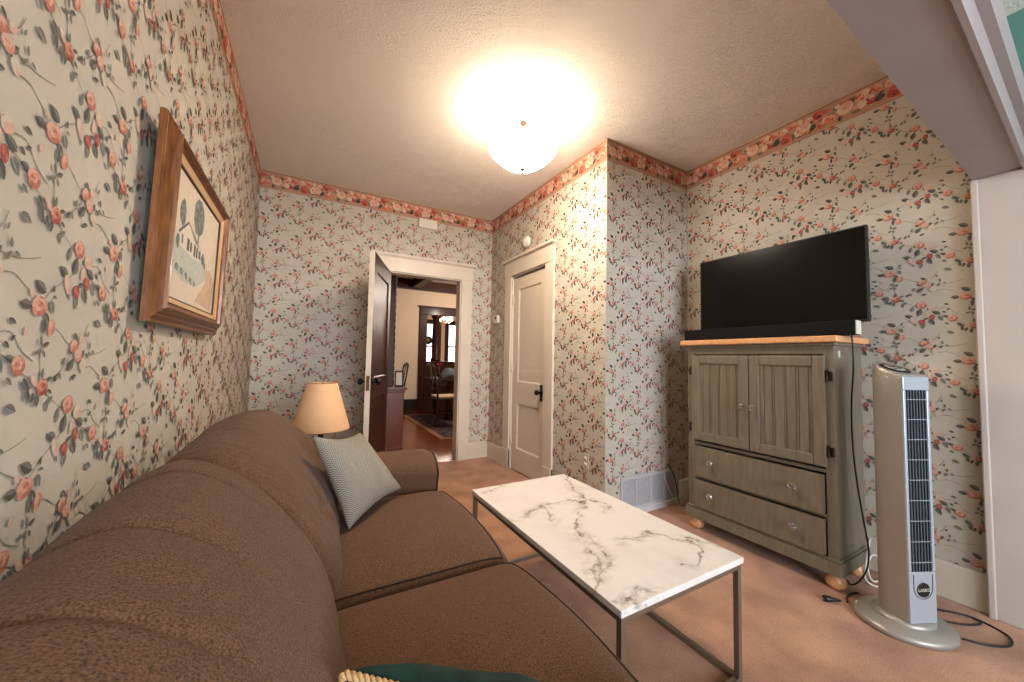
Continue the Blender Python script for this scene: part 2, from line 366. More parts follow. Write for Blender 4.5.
def make_tile():
    t = []
    # vines first (lowest layer)
    t += vine([(-.02,.04),(-.05,.055),(-.08,.075),(-.106,.085)]) + vine([(-.02,.0),(-.05,-.02),(-.09,-.045),(-.128,-.08)])
    t += vine([(-.09,-.115),(-.06,-.125),(-.03,-.145),(0,-.155)]) + vine([(.02,-.165),(.06,-.17),(.1,-.165),(.135,-.155)])
    t += vine([(.02,.02),(.07,.03),(.1,.0),(.135,-.02)]) + vine([(-.128,-.07),(-.17,-.05),(-.2,-.035),(-.235,-.04)])
    t += vine([(-.106,.09),(-.14,.11),(-.175,.13)]) + vine([(-.106,.09),(-.112,.13),(-.116,.165)]) + vine([(-.175,.13),(-.205,.15),(-.235,.16)])
    t += vine([(0,-.155),(.03,-.13),(.045,-.1)]) + vine([(.0,-.155),(-.035,-.19),(-.06,-.215)])
    # big cluster
    for a in ((-.022,.014,.044,75,1,.42),(.036,.008,.038,150,1,.42),(.02,-.042,.04,-62,1,.4),(.051,-.024,.036,-60,0,.36),(-.012,-.06,.036,-100,0,.36),(-.062,-.005,.038,155,1,.42),
              (-.047,.034,.034,75,0,.36),(-.03,.052,.026,85,0,.34),(.002,-.022,.026,25,1,.34),(.064,.008,.018,-40,1,.4),(.078,.02,.016,35,1,.4),(-.076,.066,.026,40,0,.36),(-.085,.055,.024,-85,0,.36),
              (.012,.03,.022,40,1,.4),(-.04,-.052,.02,-70,0,.3)): t += leaf(a[0],a[1],a[2],a[3],bool(a[4]),a[5])
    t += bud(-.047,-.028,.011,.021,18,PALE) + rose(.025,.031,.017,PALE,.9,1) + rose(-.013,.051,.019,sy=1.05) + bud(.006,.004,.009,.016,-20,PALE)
    t += bud(.023,-.016,.01,.0155,5,RED) + bud(-.014,-.039,.0125,.0145,10,RED)
    # single rose with hanging bud
    ox, oy = -.13, -.082
    for a in ((0,.036,.042,150,1,.4),(-.036,.0,.034,175,1,.44),(.038,.002,.03,-70,0,.4),(.018,-.036,.034,-92,1,.3),(-.064,-.032,.022,-20,1,.36),(.04,.038,.018,85,1,.34),(.024,-.018,.026,-40,1,.36),(.045,.022,.014,-20,0,.36)):
        t += leaf(ox+a[0],oy+a[1],a[2],a[3],bool(a[4]),a[5])
    t += rose(ox,oy,.0235,sy=.82,ph=2) + bud(ox+.04,oy-.036,.0115,.017,-12) + bud(ox-.03,oy-.045,.006,.009,-30,PALE) + bud(ox-.022,oy+.022,.008,.008,20,PALE)
    # double rose
    ox, oy = 0, -.158
    for a in ((-.015,-.032,.036,48,1,.42),(-.004,.026,.022,-50,1,.36),(.026,-.01,.026,50,1,.4),(-.02,-.004,.022,165,1,.4),(-.04,-.024,.02,65,0,.36),(-.002,-.058,.024,20,1,.36),(-.064,-.056,.022,60,1,.34),(-.052,-.052,.02,110,0,.34),
              (.05,-.012,.022,55,0,.34),(.054,.01,.02,95,0,.34),(.07,-.006,.016,-30,0,.34),(.044,.034,.016,70,0,.34),(.016,-.024,.022,-60,1,.36)):
        t += leaf(ox+a[0],oy+a[1],a[2],a[3],bool(a[4]),a[5])
    t += rose(-.008,oy+.006,.0165,ph=1) + rose(.009,oy-.012,.0155,('peach_light','pink_pale','peach'),.95) + bud(.016,oy+.02,.009,.012,-35,PALE) + bud(.028,oy-.036,.0115,.0145,30,('cream','paper','pink_pale'))
    # red-peach rose with leaf spray, single flower and sprig
    ox, oy = -.106, .093
    for a in ((-.044,.006,.032,160,0,.42),(-.04,-.012,.026,-80,1,.4),(-.028,-.018,.024,-110,1,.36),(-.012,-.024,.028,-95,1,.36),(-.002,.026,.024,85,0,.34),(.02,.014,.02,25,1,.36),(-.078,-.03,.032,-25,0,.4),(.024,-.01,.018,-30,1,.36)):
        t += leaf(ox+a[0],oy+a[1],a[2],a[3],bool(a[4]),a[5])
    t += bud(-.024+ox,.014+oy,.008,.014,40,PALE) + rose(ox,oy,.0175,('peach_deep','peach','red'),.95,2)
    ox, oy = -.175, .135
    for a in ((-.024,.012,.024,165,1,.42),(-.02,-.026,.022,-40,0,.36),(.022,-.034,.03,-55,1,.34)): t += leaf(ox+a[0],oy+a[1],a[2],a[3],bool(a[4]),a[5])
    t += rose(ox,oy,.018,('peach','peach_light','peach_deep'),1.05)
    ox, oy = -.116, .166
    for a in ((-.004,.014,.022,100,0,.36),(.012,.006,.022,25,1,.36),(-.01,-.008,.022,200,0,.36),(.006,-.012,.018,-60,0,.36)): t += leaf(ox+a[0],oy+a[1],a[2],a[3],bool(a[4]),a[5])
    return t
TILE = make_tile()
TU, TV_ = .267, .3225
def big_rose(cx, cy, r, c, sy=.9):
    a, l, d = c; q = random.Random(int(cx*1e4+cy*1e3)); o = [ell(cx,cy,r,r*sy,a,13,.3,.09,cx*50)]
    for ring, n, w in ((.74,8,.34),(.46,6,.27),(.24,4,.18)):
        for k in range(n):
            an = k*2*PI/n+q.uniform(-.3,.3)+ring*3
            col = l if math.sin(an+.6) > q.uniform(-.2,.6) else (d if q.random() < .4 else a)
            o.append(ell(cx+ring*r*math.cos(an),cy+ring*r*sy*math.sin(an),w*r,w*.72*r,col,8,an+PI/2,.08,k))
    o.append(ell(cx,cy,.11*r,.09*r,d,7)); return o
def make_border():
    B = []
    rc = random.Random(3)
    for k in range(44):
        x = rc.uniform(-.06,.47); y = rc.uniform(-.05,.05)
        for q in leaf(x,y,rc.uniform(.025,.045),rc.uniform(0,360),rc.random()<.4,.5): B.append((q[0], {'leaf':'b_green','leaf_dark':'b_dark','leaf_pale':'b_green'}[q[1]]))
    for k in range(40):
        B.append(ell(rc.uniform(-.05,.46),rc.uniform(-.05,.05),rc.uniform(.012,.02),rc.uniform(.01,.016),rc.choice(['b_pink','b_coral','b_redl','b_cream']),8,rc.random()*3,.1))
    cr = ('b_cream','b_pink','b_coral'); pk = ('b_pink','b_cream','b_red'); rd = ('b_red','b_redl','b_dark'); co = ('b_coral','b_pink','b_red')
    B += big_rose(.46,-.025,.03,co) + big_rose(.12,-.028,.022,rd) + big_rose(.145,.035,.026,co) + big_rose(.26,.038,.03,co) + big_rose(.345,.03,.022,pk)
    B += big_rose(.20,.03,.025,pk) + big_rose(0,0,.04,cr) + big_rose(.085,.028,.038,pk) + big_rose(.22,-.033,.034,rd) + big_rose(.31,-.012,.048,cr,.75) + big_rose(.40,.036,.03,rd) + big_rose(.415,-.04,.022,('b_redl','b_pink','b_red'))
    B += [ell(.155,-.03,.026,.016,'b_dark',8,.3), ell(.05,-.05,.02,.012,'b_green',8), ell(.37,-.03,.022,.016,'b_dark',8,1)]
    return B
BORD = make_border(); BU = .535; BZ0 = 2.652; BZC = .5*(BZ0+ZC)+.0

def clip(poly, u0, u1, v0, v1):
    for ax, lim, sg in ((0,u0,1),(0,u1,-1),(1,v0,1),(1,v1,-1)):
        out = []
        for i in range(len(poly)):
            p, q = poly[i-1], poly[i]
            dp, dq = (p[ax]-lim)*sg, (q[ax]-lim)*sg
            if dp >= 0: 
                pass
            if (dp >= 0) != (dq >= 0):
                t = dp/(dp-dq); out.append((p[0]+(q[0]-p[0])*t, p[1]+(q[1]-p[1])*t))
            if dq >= 0: out.append(q)
        poly = out
        if len(poly) < 3: return None
    return poly

def paper_wall(name, fn, u0, u1, ph, bph, holes=(), thick=.12, zmin=.12, border=True, extra=None):
    """fn(u,v,d): wall coords (viewer's right, height, distance in front of the wall) -> xyz"""
    mb = MB()
    def slab(a0, a1, b0, b1):
        vs = [fn(a,b,d) for d in (0,-thick) for a, b in ((a0,b0),(a1,b0),(a1,b1),(a0,b1))]
        mb.add(vs, [(0,1,2,3),(7,6,5,4),(0,4,5,1),(1,5,6,2),(2,6,7,3),(3,7,4,0)], 0)
    us = sorted([u0,u1]+[h for q in holes for h in (q[0],q[1])])
    for a, b in zip(us[:-1], us[1:]):
        h = [q for q in holes if q[0] <= (a+b)/2 <= q[1]]
        if h:
            q = h[0]
            if q[2] > 0: slab(a,b,0,q[2])
            slab(a,b,q[3],ZC)
        else: slab(a,b,0,ZC)
    if extra: extra(mb, slab)
    top = BZ0 if border else ZC
    lay = {}
    polys = []
    c0 = int((u0-ph[0])/TU)-2; c1 = int((u1-ph[0])/TU)+2
    for c in range(c0, c1+1):
        cu = ph[0]+c*TU
        for r in range(-12, 12):
            cv = ph[1]+(c % 2)*TV_/2+r*TV_
            if cv < zmin-.3 or cv > top+.3: continue
            for k, (pl, mi) in enumerate(TILE):
                p = [(cu+a, cv+b) for a, b in pl]
                mu = sum(x for x,_ in p)/len(p); mv = sum(y for _,y in p)/len(p)
                if any(q[0] < mu < q[1] and q[2] < mv < q[3] for q in holes): continue
                p = clip(p, u0+.001, u1-.001, zmin, top)
                if p: polys.append((p, WALLM.index(mi), .0005+.000008*k))
    if border:
        polys.append(([(u0,BZ0),(u1,BZ0),(u1,ZC),(u0,ZC)], WALLM.index('b_ground'), .002))
        for a, b, mi in ((BZ0,BZ0+.006,'b_line'),(BZ0+.006,BZ0+.011,'b_lt'),(ZC-.012,ZC,'b_lt'),(ZC-.018,ZC-.013,'b_dark')):
            polys.append(([(u0,a),(u1,a),(u1,b),(u0,b)], WALLM.index(mi), .0035))
        for c in range(int((u0-bph)/BU)-2, int((u1-bph)/BU)+2):
            for k, (pl, mi) in enumerate(BORD):
                p = clip([(bph+c*BU+a, BZC-.004+b) for a, b in pl], u0+.001, u1-.001, BZ0+.011, ZC-.018)
                if p: polys.append((p, WALLM.index(mi), .0021+.000006*k))
    for p, mi, d in polys: mb.add([fn(a,b,d) for a,b in p], [tuple(range(len(p)))], mi)
    return struct(mb.build(name, [M[k] for k in WALLM], fix=False))

DOX0, DOX1, DOZ = .692, 1.515, 2.04          # doorway in the back wall
CLY0, CLY1, CLZ = 2.75, 3.395, 2.035          # closet door opening
paper_wall('wall_left', lambda u,v,d: (XL+d,u,v), YH1, YB, (1.119,1.311), -.1)
paper_wall('wall_back', lambda u,v,d: (u,YB-d,v), XL-.12, XC+.12, (-.264,2.461), -.30, holes=[(DOX0,DOX1,0,DOZ)])
paper_wall('wall_closet', lambda u,v,d: (XC-d,-u,v), -YB, -YJ-.0005, (-2.1,2.30), -2.268-.22, holes=[(-CLY1,-CLY0,0,CLZ)], thick=.1)
paper_wall('wall_jut', lambda u,v,d: (u,YJ-d,v), XC+.002, XT, (2.347,2.286), 2.171-.22, thick=.1)
paper_wall('wall_right', lambda u,v,d: (XT-d,-u,v), -YJ-.1, -YH1, (-.600,2.391), -.904)
# closet void closed so no light leaks
b = MB(); b.box((XC+.1,YJ+.1,0),(XT+.12,YB+.12,.02)); b.box((XT,YJ+.1,0),(XT+.12,YB+.12,ZC)); b.box((XC+.12,YB,0),(XT,YB+.12,ZC))
struct(b.build('wall_closet_inner', M['cream_wall']))

# floor / ceiling of this room and of the room the camera stands in
AX0, AX1, AY0 = -1.9, 2.838, -3.2
b = MB(); b.box((AX0-.12,AY0-.12,-.1),(XT+.12,YB+.02,0)); struct(b.build('floor', M['carpet']))
b = MB(); b.box((XL-.12,YH0+.02,ZC),(XT+.12,YB+.12,ZC+.1)); struct(b.build('ceiling', M['plaster']))
b = MB(); b.box((AX0-.12,AY0-.12,ZC),(XT+.12,YH0+.02,ZC+.1)); struct(b.build('ceiling_near', M['trim_white']))

# header over the wide opening, its green upper wall and casings
b = MB(); b.prism([(AX0,.15),(XT,.15+.037*(XT-AX0)),(XT,.37),(AX0,.30)], lambda a,b_,h:(a,b_,h), ZH+.04, ZC); b.box((AX0,YH0+.02,0),(XL-.12,YH1-.02,ZC),0)
struct(b.build('wall_front', [M['green_wall']]))
def ye(x): return .353+.0245*x         # the opening runs at a slight angle to the room
def yn(x): return .172+.037*x
def beam(mb, x0, x1, ya, yb, z0, z1):
    mb.prism([(x0,ya(x0)),(x1,ya(x1)),(x1,yb(x1)),(x0,yb(x0))], lambda a,b,h:(a,b,h), z0, z1)
b = MB(); beam(b, XL-.1, XT, yn, ye, ZH, ZH+.03); beam(b, XL-.12, XT, lambda x: ye(x)-.03, ye, ZH+.0301, ZC)
struct(b.build('trim_1', M['mauve_trim'], bevel=.008, seg=3))
b = MB(); beam(b, XL-.22, XT, lambda x: yn(x)-.012, lambda x: yn(x)+.002, ZH-.012, ZH+.02)
beam(b, XL-.22, XT, lambda x: yn(x)-.006, lambda x: yn(x)+.02, ZH+.0201, ZH+.13); beam(b, XL-.24, XT, lambda x: yn(x)-.03, lambda x: yn(x)+.02, ZH+.1301, ZH+.27)
struct(b.build('trim_2', M['mauve_trim'], bevel=.004))
b = MB(); b.box((XT-.045,.10,0),(XT+.02,YH1+.010,ZH-.0005)); b.box((XT-.052,YH1+.0,0),(XT,YH1+.024,ZH-.0005))
struct(b.build('trim_3', M['jamb_paint'], bevel=.005))
b = MB(); b.box((XL-.12,YH0,0),(XL,YH1+.005,ZH)); struct(b.build('trim_4', M['trim_white'], bevel=.005))
# near room shell: green walls, a wide window behind the camera
WX0, WX1, WZ0, WZ1 = -.6, 2.3, .5, 2.45
b = MB(); b.box((AX0-.12,AY0-.12,0),(WX0,AY0,ZC)); b.box((WX1,AY0-.12,0),(XT+.12,AY0,ZC)); b.box((WX0,AY0-.12,0),(WX1,AY0,WZ0)); b.box((WX0,AY0-.12,WZ1),(WX1,AY0,ZC))
struct(b.build('wall_rear', M['green_wall']))
b = MB(); b.box((AX0-.12,AY0,0),(AX0,YH1,ZC)); struct(b.build('wall_near_left', M['green_wall']))
b = MB(); b.box((XT,AY0,0),(XT+.12,YH1,ZC)); struct(b.build('wall_near_right', M['green_wall']))
b = MB()
for x in (WX0, (WX0+WX1)/2-.04, WX1-.08): b.box((x,AY0-.1,WZ0),(x+.08,AY0+.02,WZ1))
for z in (WZ0, (WZ0+WZ1)/2-.03, WZ1-.08): b.box((WX0,AY0-.09,z),(WX1,AY0+.02,z+.07))
w = struct(b.build('window_1', M['trim_white']))
b = MB(); b.box((WX0,AY0-.06,WZ0),(WX1,AY0-.055,WZ1)); b.build('pane', M['pane'], w)

# baseboards
def base_box(name, a, b_):
    m = MB(); m.box(a, b_); return struct(m.build(name, M['trim'], bevel=.004))
base_box('baseboard_back', (XL,YB-.02,0), (DOX0-.13,YB,BB)); base_box('baseboard_back', (DOX1+.13,YB-.02,0), (XC,YB,BB))
base_box('baseboard_closet', (XC-.02,CLY1+.135,0), (XC,YB-.02,BB)); base_box('baseboard_closet', (XC-.02,YJ,0), (XC,CLY0-.135,BB*.0+.06))
base_box('baseboard_right', (XT-.02,YH1+.02,0), (XT,YJ,BB)); base_box('baseboard_left', (XL,YH1+.02,0), (XL+.02,YB,BB))
m = MB(); m.box((2.71,YJ-.022,0),(XT-.02,YJ,BB)); m.box((XC-.02,YJ-.022,0),(2.71,YJ,.045)); struct(m.build('baseboard_jut', M['trim_white'], bevel=.004))

# door casings
def casing(name, fn, u0, u1, h, side=.13):
    m = MB()
    def bx(a0,a1,v0,v1,d0,d1):
        vs = [fn(a,v,d) for a in (a0,a1) for v in (v0,v1) for d in (d0,d1)]
        m.add(vs, [(0,1,3,2),(4,6,7,5),(0,4,5,1),(2,3,7,6),(0,2,6,4),(1,5,7,3)])
    bx(u0-side,u0,0,h,-.01,.022); bx(u1,u1+side,0,h,-.01,.022)
    bx(u0-side,u0,0,.2,0,.027); bx(u1,u1+side,0,.2,0,.027)
    bx(u0-side-.006,u1+side+.006,h,h+.16,-.01,.026); bx(u0-side-.02,u1+side+.02,h+.16,h+.185,-.01,.05); bx(u0-side-.012,u1+side+.012,h+.15,h+.163,0,.036)
    bx(u0-.012,u0+.012,0,h,-.12,.006); bx(u1-.012,u1+.012,0,h,-.12,.006); bx(u0,u1,h-.012,h+.005,-.12,.006)
    return struct(m.build(name, M['trim'], bevel=.003))
casing('trim_5', lambda u,v,d: (u,YB-d,v), DOX0, DOX1, DOZ)
casing('trim_6', lambda u,v,d: (XC-d,-u,v), -CLY1, -CLY0, CLZ)

# panelled door leaf in local coords: x along the width, y thickness, z up
def panel_door(w, h, t, panels, mats, front_mat=0, back_mat=1):
    m = MB()
    xs = sorted({0,w}|{p for q in panels for p in (q[0],q[1])}); zs = sorted({0,h}|{p for q in panels for p in (q[2],q[3])})
    for side, y, mi in ((1,0,front_mat),(-1,t,back_mat)):
        for i in range(len(xs)-1):
            for j in range(len(zs)-1):
                a0,a1,b0,b1 = xs[i],xs[i+1],zs[j],zs[j+1]
                cx, cz = (a0+a1)/2,(b0+b1)/2
                if any(q[0]<cx<q[1] and q[2]<cz<q[3] for q in panels):
                    d = .012*side; e = .014
                    o = [(a0,y,b0),(a1,y,b0),(a1,y,b1),(a0,y,b1)]; n = [(a0+e,y+d,b0+e),(a1-e,y+d,b0+e),(a1-e,y+d,b1-e),(a0+e,y+d,b1-e)]
                    m.add(o+n, [(0,1,5,4),(1,2,6,5),(2,3,7,6),(3,0,4,7),(4,5,6,7)], mi)
                else: m.add([(a0,y,b0),(a1,y,b0),(a1,y,b1),(a0,y,b1)], [(0,1,2,3)], mi)
    m.add([(0,0,0),(0,t,0),(0,t,h),(0,0,h)], [(0,1,2,3)], front_mat); m.add([(w,0,0),(w,t,0),(w,t,h),(w,0,h)], [(0,1,2,3)], front_mat)
    m.add([(0,0,0),(w,0,0),(w,t,0),(0,t,0)], [(0,1,2,3)], front_mat); m.add([(0,0,h),(w,0,h),(w,t,h),(0,t,h)], [(0,1,2,3)], front_mat)
    return m
def knob(mb, c, axis, sgn, r=.028, mi=0):
    prof = [(.03,0),(.03,.006),(.011,.008),(.010,.03),(.02,.036),(r,.048),(r*.9,.062),(.012,.07),(0,.071)]
    mb.lathe([(a, b*sgn) for a,b in prof], c, 20, mi, axis)

# closet door (closed)
w_ = CLY1-CLY0-.03; x0 = 0
pd = panel_door(w_, 1.99, .035, [(.1,w_-.1,.22,.68),(.1,w_-.1,.90,1.87)], None)
d1 = pd.build('door_1', [M['trim'], M['trim']]); struct(d1)
d1.location = (XC+.012, CLY1-.015, .012); d1.rotation_euler.z = -PI/2      # width runs toward -y, front faces -x
# rotation -90: local x -> -y ; local y -> +x
m = MB(); m.box((w_-.085,-.006,.75),(w_-.045,0,.90)); knob(m,(w_-.065,-.004,.83),'y',-1,.026); m.build('door_handle', M['brass_black'], d1, bevel=.002)
for z in (.25,1.0,1.72):
    m = MB(); m.box((-.012,-.012,z),(.012,0,z+.09)); m.lathe([(.006,z-.01),(.006,z+.1)],(0,-.012,0),10); m.build('hinge', M['trim'], d1)
m = MB(); m.box((w_-.12,-.006,.10),(w_-.01,0,.17)); 
# open door to the hall: hinged at the left jamb, swung into the room
dl = .79; pd = panel_door(dl, 2.0, .042, [(.12,dl-.12,.22,.78),(.12,dl-.12,.95,1.86)], None, 0, 1)
d2 = struct(pd.build('door_2', [M['trim'], M['dark_wood']]))
hx, hy = DOX0-.002, YB-.03
ang = math.atan2(3.165-hy, .425-hx)
d2.location = (hx, hy, .012); d2.rotation_euler.z = ang
m = MB(); knob(m,(dl-.06,0,.93),'y',-1,.028); m.box((dl-.085,-.005,.84),(dl-.035,0,1.0)); m.build('door_handle', M['brass_black'], d2)
m = MB(); knob(m,(dl-.06,.042,.93),'y',1,.028); m.box((dl-.085,.042,.84),(dl-.035,.047,1.0)); m.build('door_handle', M['brass_black'], d2)
m = MB(); m.box((.12,.03,.945),(dl-.12,.056,.957)); m.build('panel_ledge', M['dark_wood'], d2, bevel=.003)
m = MB(); m.box((dl-.001,.008,.86),(dl+.002,.034,.98)); m.build('latch_plate', M['canopy_dark'], d2)
for z in (.22,1.0,1.75):
    m = MB(); m.lathe([(.007,z),(.007,z+.1)],(-.004,-.004,0),10); m.build('hinge', M['trim'], d2)

# ------------------------------------------------------------------ sofa
sofa = thing('sofa', 'brown tweed upholstered sofa with two seat cushions along the papered left wall', 'sofa', (0,0,0))
SY0, SY1 = .13, 2.20
def lerp(a,b,t): return a+(b-a)*t
# body: base under the cushions and the frame of the back
m = MB(); m.box((-.36,SY0+.2,.06),(.60,1.97,.30)); m.box((-.38,SY0+.1,.06),(-.2,2.06,.66)); m.build('base_frame', M['sofa'], sofa, bevel=.03, seg=3)
for (x, y) in ((-.3,SY0+.1),(.55,SY0+.1),(-.3,2.08),(.55,2.08)):
    m = MB(); m.lathe([(.02,0),(.028,.065)],(x,y,0),16); m.build('leg', M['dark_wood'], sofa)
BP = [(.06,.34),(.115,.41),(.125,.48),(.105,.56),(.065,.65),(.015,.73),(-.045,.805),(-.115,.868),(-.19,.905),(-.255,.898),(-.315,.862),(-.36,.79),(-.378,.69),(-.375,.55),(-.33,.42),(-.2,.36),(-.04,.33)]
def back_cushion(y0, y1, puff, seams, tufts, sag, seed, dx0=0, dx1=0):
    prof = spline([(a,b,0) for a,b in BP], 7, True); nv = len(prof); cx, cz = -.10, .60
    nu = 150; P = []
    for i in range(nu+1):
        s = i/nu; e = max(0, 1-abs(2*s-1)**7)**(1/2.6)
        y = lerp(y0,y1,s); row = []
        gro = sum(math.exp(-((y-sy)/.006)**2) for sy in seams); gw = sum(math.exp(-((y-sy)/.025)**2) for sy in seams)
        for j, p in enumerate(prof):
            k = lerp(.62,1,e)
            dx, dz = (p.x-cx), (p.y-cz)
            topf = max(0, min(1, (p.y-.55)/.3))
            sc = k*(1+puff*e*topf) - .020*gro*topf - .010*gw*topf
            x = cx+dx*sc+lerp(dx0,dx1,s)*min(1,max(0,(p.x+.38)/.2)); z = cz+dz*sc
            n = noise.noise(Vector((x*4+seed,y*5,z*4)))*.010 + noise.noise(Vector((x*9,y*16+seed,z*9)))*.004
            # gathers near the ends run across the top
            g = math.exp(-(s/.10)**2)+math.exp(-((1-s)/.10)**2)
            n += g*.006*math.sin(y*150+3*math.sin(x*9+seed))*topf
            L_ = math.hypot(dx,dz); x += dx/L_*n; z += dz/L_*n
            for (ty,tz) in tufts:
                if p.x > 0:
                    q = math.hypot((y-ty),(z-tz)); aa = math.atan2(z-tz,y-ty)
                    x -= .032*math.exp(-(q/.035)**2) + .007*math.exp(-(q/.13)**2)*(1+math.cos(4*aa+.6))
            z -= sag*math.sin(PI*s)*topf
            row.append((x,y,z))
        P.append(row)
    mb = MB(); mb.grid(P, 0, True, False, True); n0 = len(mb.v)
    for i, rev in ((0,True),(nu,False)):
        idx = [i*nv+j for j in range(nv)]; mb.f.append(tuple(idx if rev else idx[::-1])); mb.m.append(0); mb.sm.append(True)
    return mb
back_cushion(.28,1.19,.004,[.52,.74,1.02],[],-.0,3,-.005,-.03).build('back_cushion', M['sofa'], sofa)
back_cushion(1.15,2.09,.012,[],[(1.40,.64)],.0,9,-.006,.042).build('back_cushion', M['sofa'], sofa)
def seat_cushion(y0, y1, seed):
    x0, x1, zb, zt = .02, .682, .28, .453
    nu, nv = 40, 48; mb = MB(); P = []
    # superellipse loop over (x,z) swept along y
    loop = []
    for k in range(64):
        a = 2*PI*k/64; c, s = math.cos(a), math.sin(a)
        loop.append((math.copysign(abs(c)**.28,c), math.copysign(abs(s)**.42,s)))
    for i in range(nu+1):
        s = i/nu; e = (1-abs(2*s-1)**9)**(1/2.2) if 0 < s < 1 else 0
        y = lerp(y0,y1,s); row = []
        for a, b in loop:
            x = lerp(x0,x1,.5)+a*(x1-x0)/2*lerp(.955,1,e); zc = (zb+zt)/2
            z = zc + b*(zt-zb)/2*lerp(.55,1,e)
            if b > 0: z += .045*b*math.sin(PI*s)*math.cos(a*PI/2*.8)*1.0
            z += noise.noise(Vector((x*5+seed,y*5,z*3)))*.006
            x += .012*math.sin(PI*s)*(1 if a > 0.5 else 0)
            row.append((x,y,z))
        P.append(row)
    mb.grid(P,0,True,False,True)
    mb.f.append(tuple(range(64))); mb.m.append(0); mb.sm.append(True)
    mb.f.append(tuple(range(nu*64+63,nu*64-1,-1))); mb.m.append(0); mb.sm.append(True)
    # welt along the upper front edge and both ends
    def pt(s, ai): 
        i = min(nu, max(0, int(round(s*nu)))); return Vector(P[i][ai])
    front = [Vector(P[i][8]) for i in range(1,nu)]
    endA = [Vector(P[1][j]) for j in range(30,8,-1)]; endB = [Vector(P[nu-1][j]) for j in range(9,31)]
    w = MB(); path = endA+front+endB; w.tube(path, .0032, 8)
    return mb, w
for (y0,y1,sd) in ((.42,1.165,1),(1.175,1.945,5)):
    a, w = seat_cushion(y0,y1,sd); sc = a.build('seat_cushion', M['sofa'], sofa); w.build('piping', M['piping'], sc)
def arm(y0, y1, nm):
    prof = []
    yc, r = (y0+y1)/2, (y1-y0)/2
    prof = [(y0+.02,.08),(y1-.02,.08),(y1-.02,.40)]
    for k in range(17):
        a = -.35+ (PI+.7)*k/16; prof.append((yc+r*math.cos(a), .525+.095*math.sin(a)))
    prof.append((y0+.02,.40))
    P = []; xs = [-.34,-.25,-.1,.1,.3,.48,.57,.615,.638,.648]
    for x in xs:
        k = 1 if x < .60 else (1-.03*((x-.60)/.045)**2)
        dz = .012*math.sin(max(0,min(1,(x+.1)/.8))*PI)
        P.append([(x, yc+(a-yc)*k, b*(k if b > .3 else 1)+dz*(b>.3)) for a, b in prof])
    mb = MB(); mb.grid(P,0,True,False,True); n = len(prof)
    mb.f.append(tuple(range(n))); mb.m.append(0); mb.sm.append(False)
    mb.f.append(tuple(range((len(xs)-1)*n+n-1,(len(xs)-1)*n-1,-1))); mb.m.append(0); mb.sm.append(False)
    ao = mb.build(nm, M['sofa'], sofa)
    w = MB(); w.tube([Vector(p)+Vector((.002,0,0)) for p in P[-1]], .006, 8, closed=True); w.build('piping', M['piping'], ao)
arm(1.95, 2.205, 'arm'); arm(SY0, .40, 'arm')

# ------------------------------------------------------------------ pillows
def pillow_mesh(c00, c10, c11, c01, thick, mat_, name, parent, seed, pinch=.06, nrm=None, two=None):
    c00, c10, c11, c01 = map(Vector, (c00,c10,c11,c01)); n = 34
    if nrm is None: nrm = (c10-c00).cross(c01-c00).normalized()
    mb = MB(); uvs = []
    for sgn in (1,-1):
        P = []
        for i in range(n+1):
            row = []
            for j in range(n+1):
                u, v = i/n, j/n
                uu = u+ pinch*math.sin(2*PI*u)*-.0; 
                # edges bow inwards between the corners
                bu = pinch*math.sin(PI*v)*(1-2*u)*abs(1-2*u)**1.5; bv = pinch*math.sin(PI*u)*(1-2*v)*abs(1-2*v)**1.5
                a = u+bu; b_ = v+bv
                p = (c00*(1-a)+c10*a)*(1-b_)+(c01*(1-a)+c11*a)*b_
                h = (max(0,(1-(2*u-1)**2))*max(0,(1-(2*v-1)**2)))**.42
                w = noise.noise(Vector((u*3.2+seed,v*3.2,sgn)))*.16 + noise.noise(Vector((u*7+v*2+seed,v*2.2,sgn)))*.16
                row.append(p+nrm*(sgn*thick/2*h*(1+w)))
            P.append(row)
        mb.grid(P, 0 if (sgn > 0 or not two) else 1, True)
        uvs += [(i/n,j/n) for i in range(n+1) for j in range(n+1)]
    o = mb.build(name, [mat_]+([two] if two else []), parent)
    me = o.data; ul = me.uv_layers.new(name='UVMap')
    for lp in me.loops: ul.data[lp.index].uv = uvs[lp.vertex_index]
    bm = bmesh.new(); bm.from_mesh(me); bmesh.ops.remove_doubles(bm, verts=bm.verts, dist=.0005); bmesh.ops.recalc_face_normals(bm, faces=bm.faces); bm.to_mesh(me); bm.free()
    return o
tp = pillow_mesh((.165,1.52,.495),(.435,1.86,.50),(.225,1.81,.80),(.03,1.54,.855),.12,M['pillow'],'throw_pillow',None,2.2,.07)
tag(tp, 'blue and white woven check throw pillow leaning in the far corner of the sofa', 'pillow')
gp = thing('throw_pillow', 'dark green velvet cushion with gold rope edge at the near end of the sofa', 'pillow')
q = [(.10,.50,.485),(.56,.50,.485),(.50,.62,.60),(.09,.585,.715)]
q = [(.085,.70,.49),(.47,.52,.49),(.42,.40,.60),(.066,.62,.672)]
pillow_mesh(*q, .125, M['green_velvet'], 'cover', gp, 5.1, .03, nrm=Vector((.46,.66,.6)).normalized(), two=M['red_cloth'])
cc = [Vector(p) for p in q]; path = []
for a, b_ in ((3,2),(2,1),(1,0),(0,3)):
    n_ = int((cc[b_]-cc[a]).length/.0028); path += [cc[a].lerp(cc[b_], k/n_) for k in range(n_)]
path = [sum((path[(i+j) % len(path)] for j in range(-4,5)), Vector())/9 for i in range(len(path))]
m = MB()
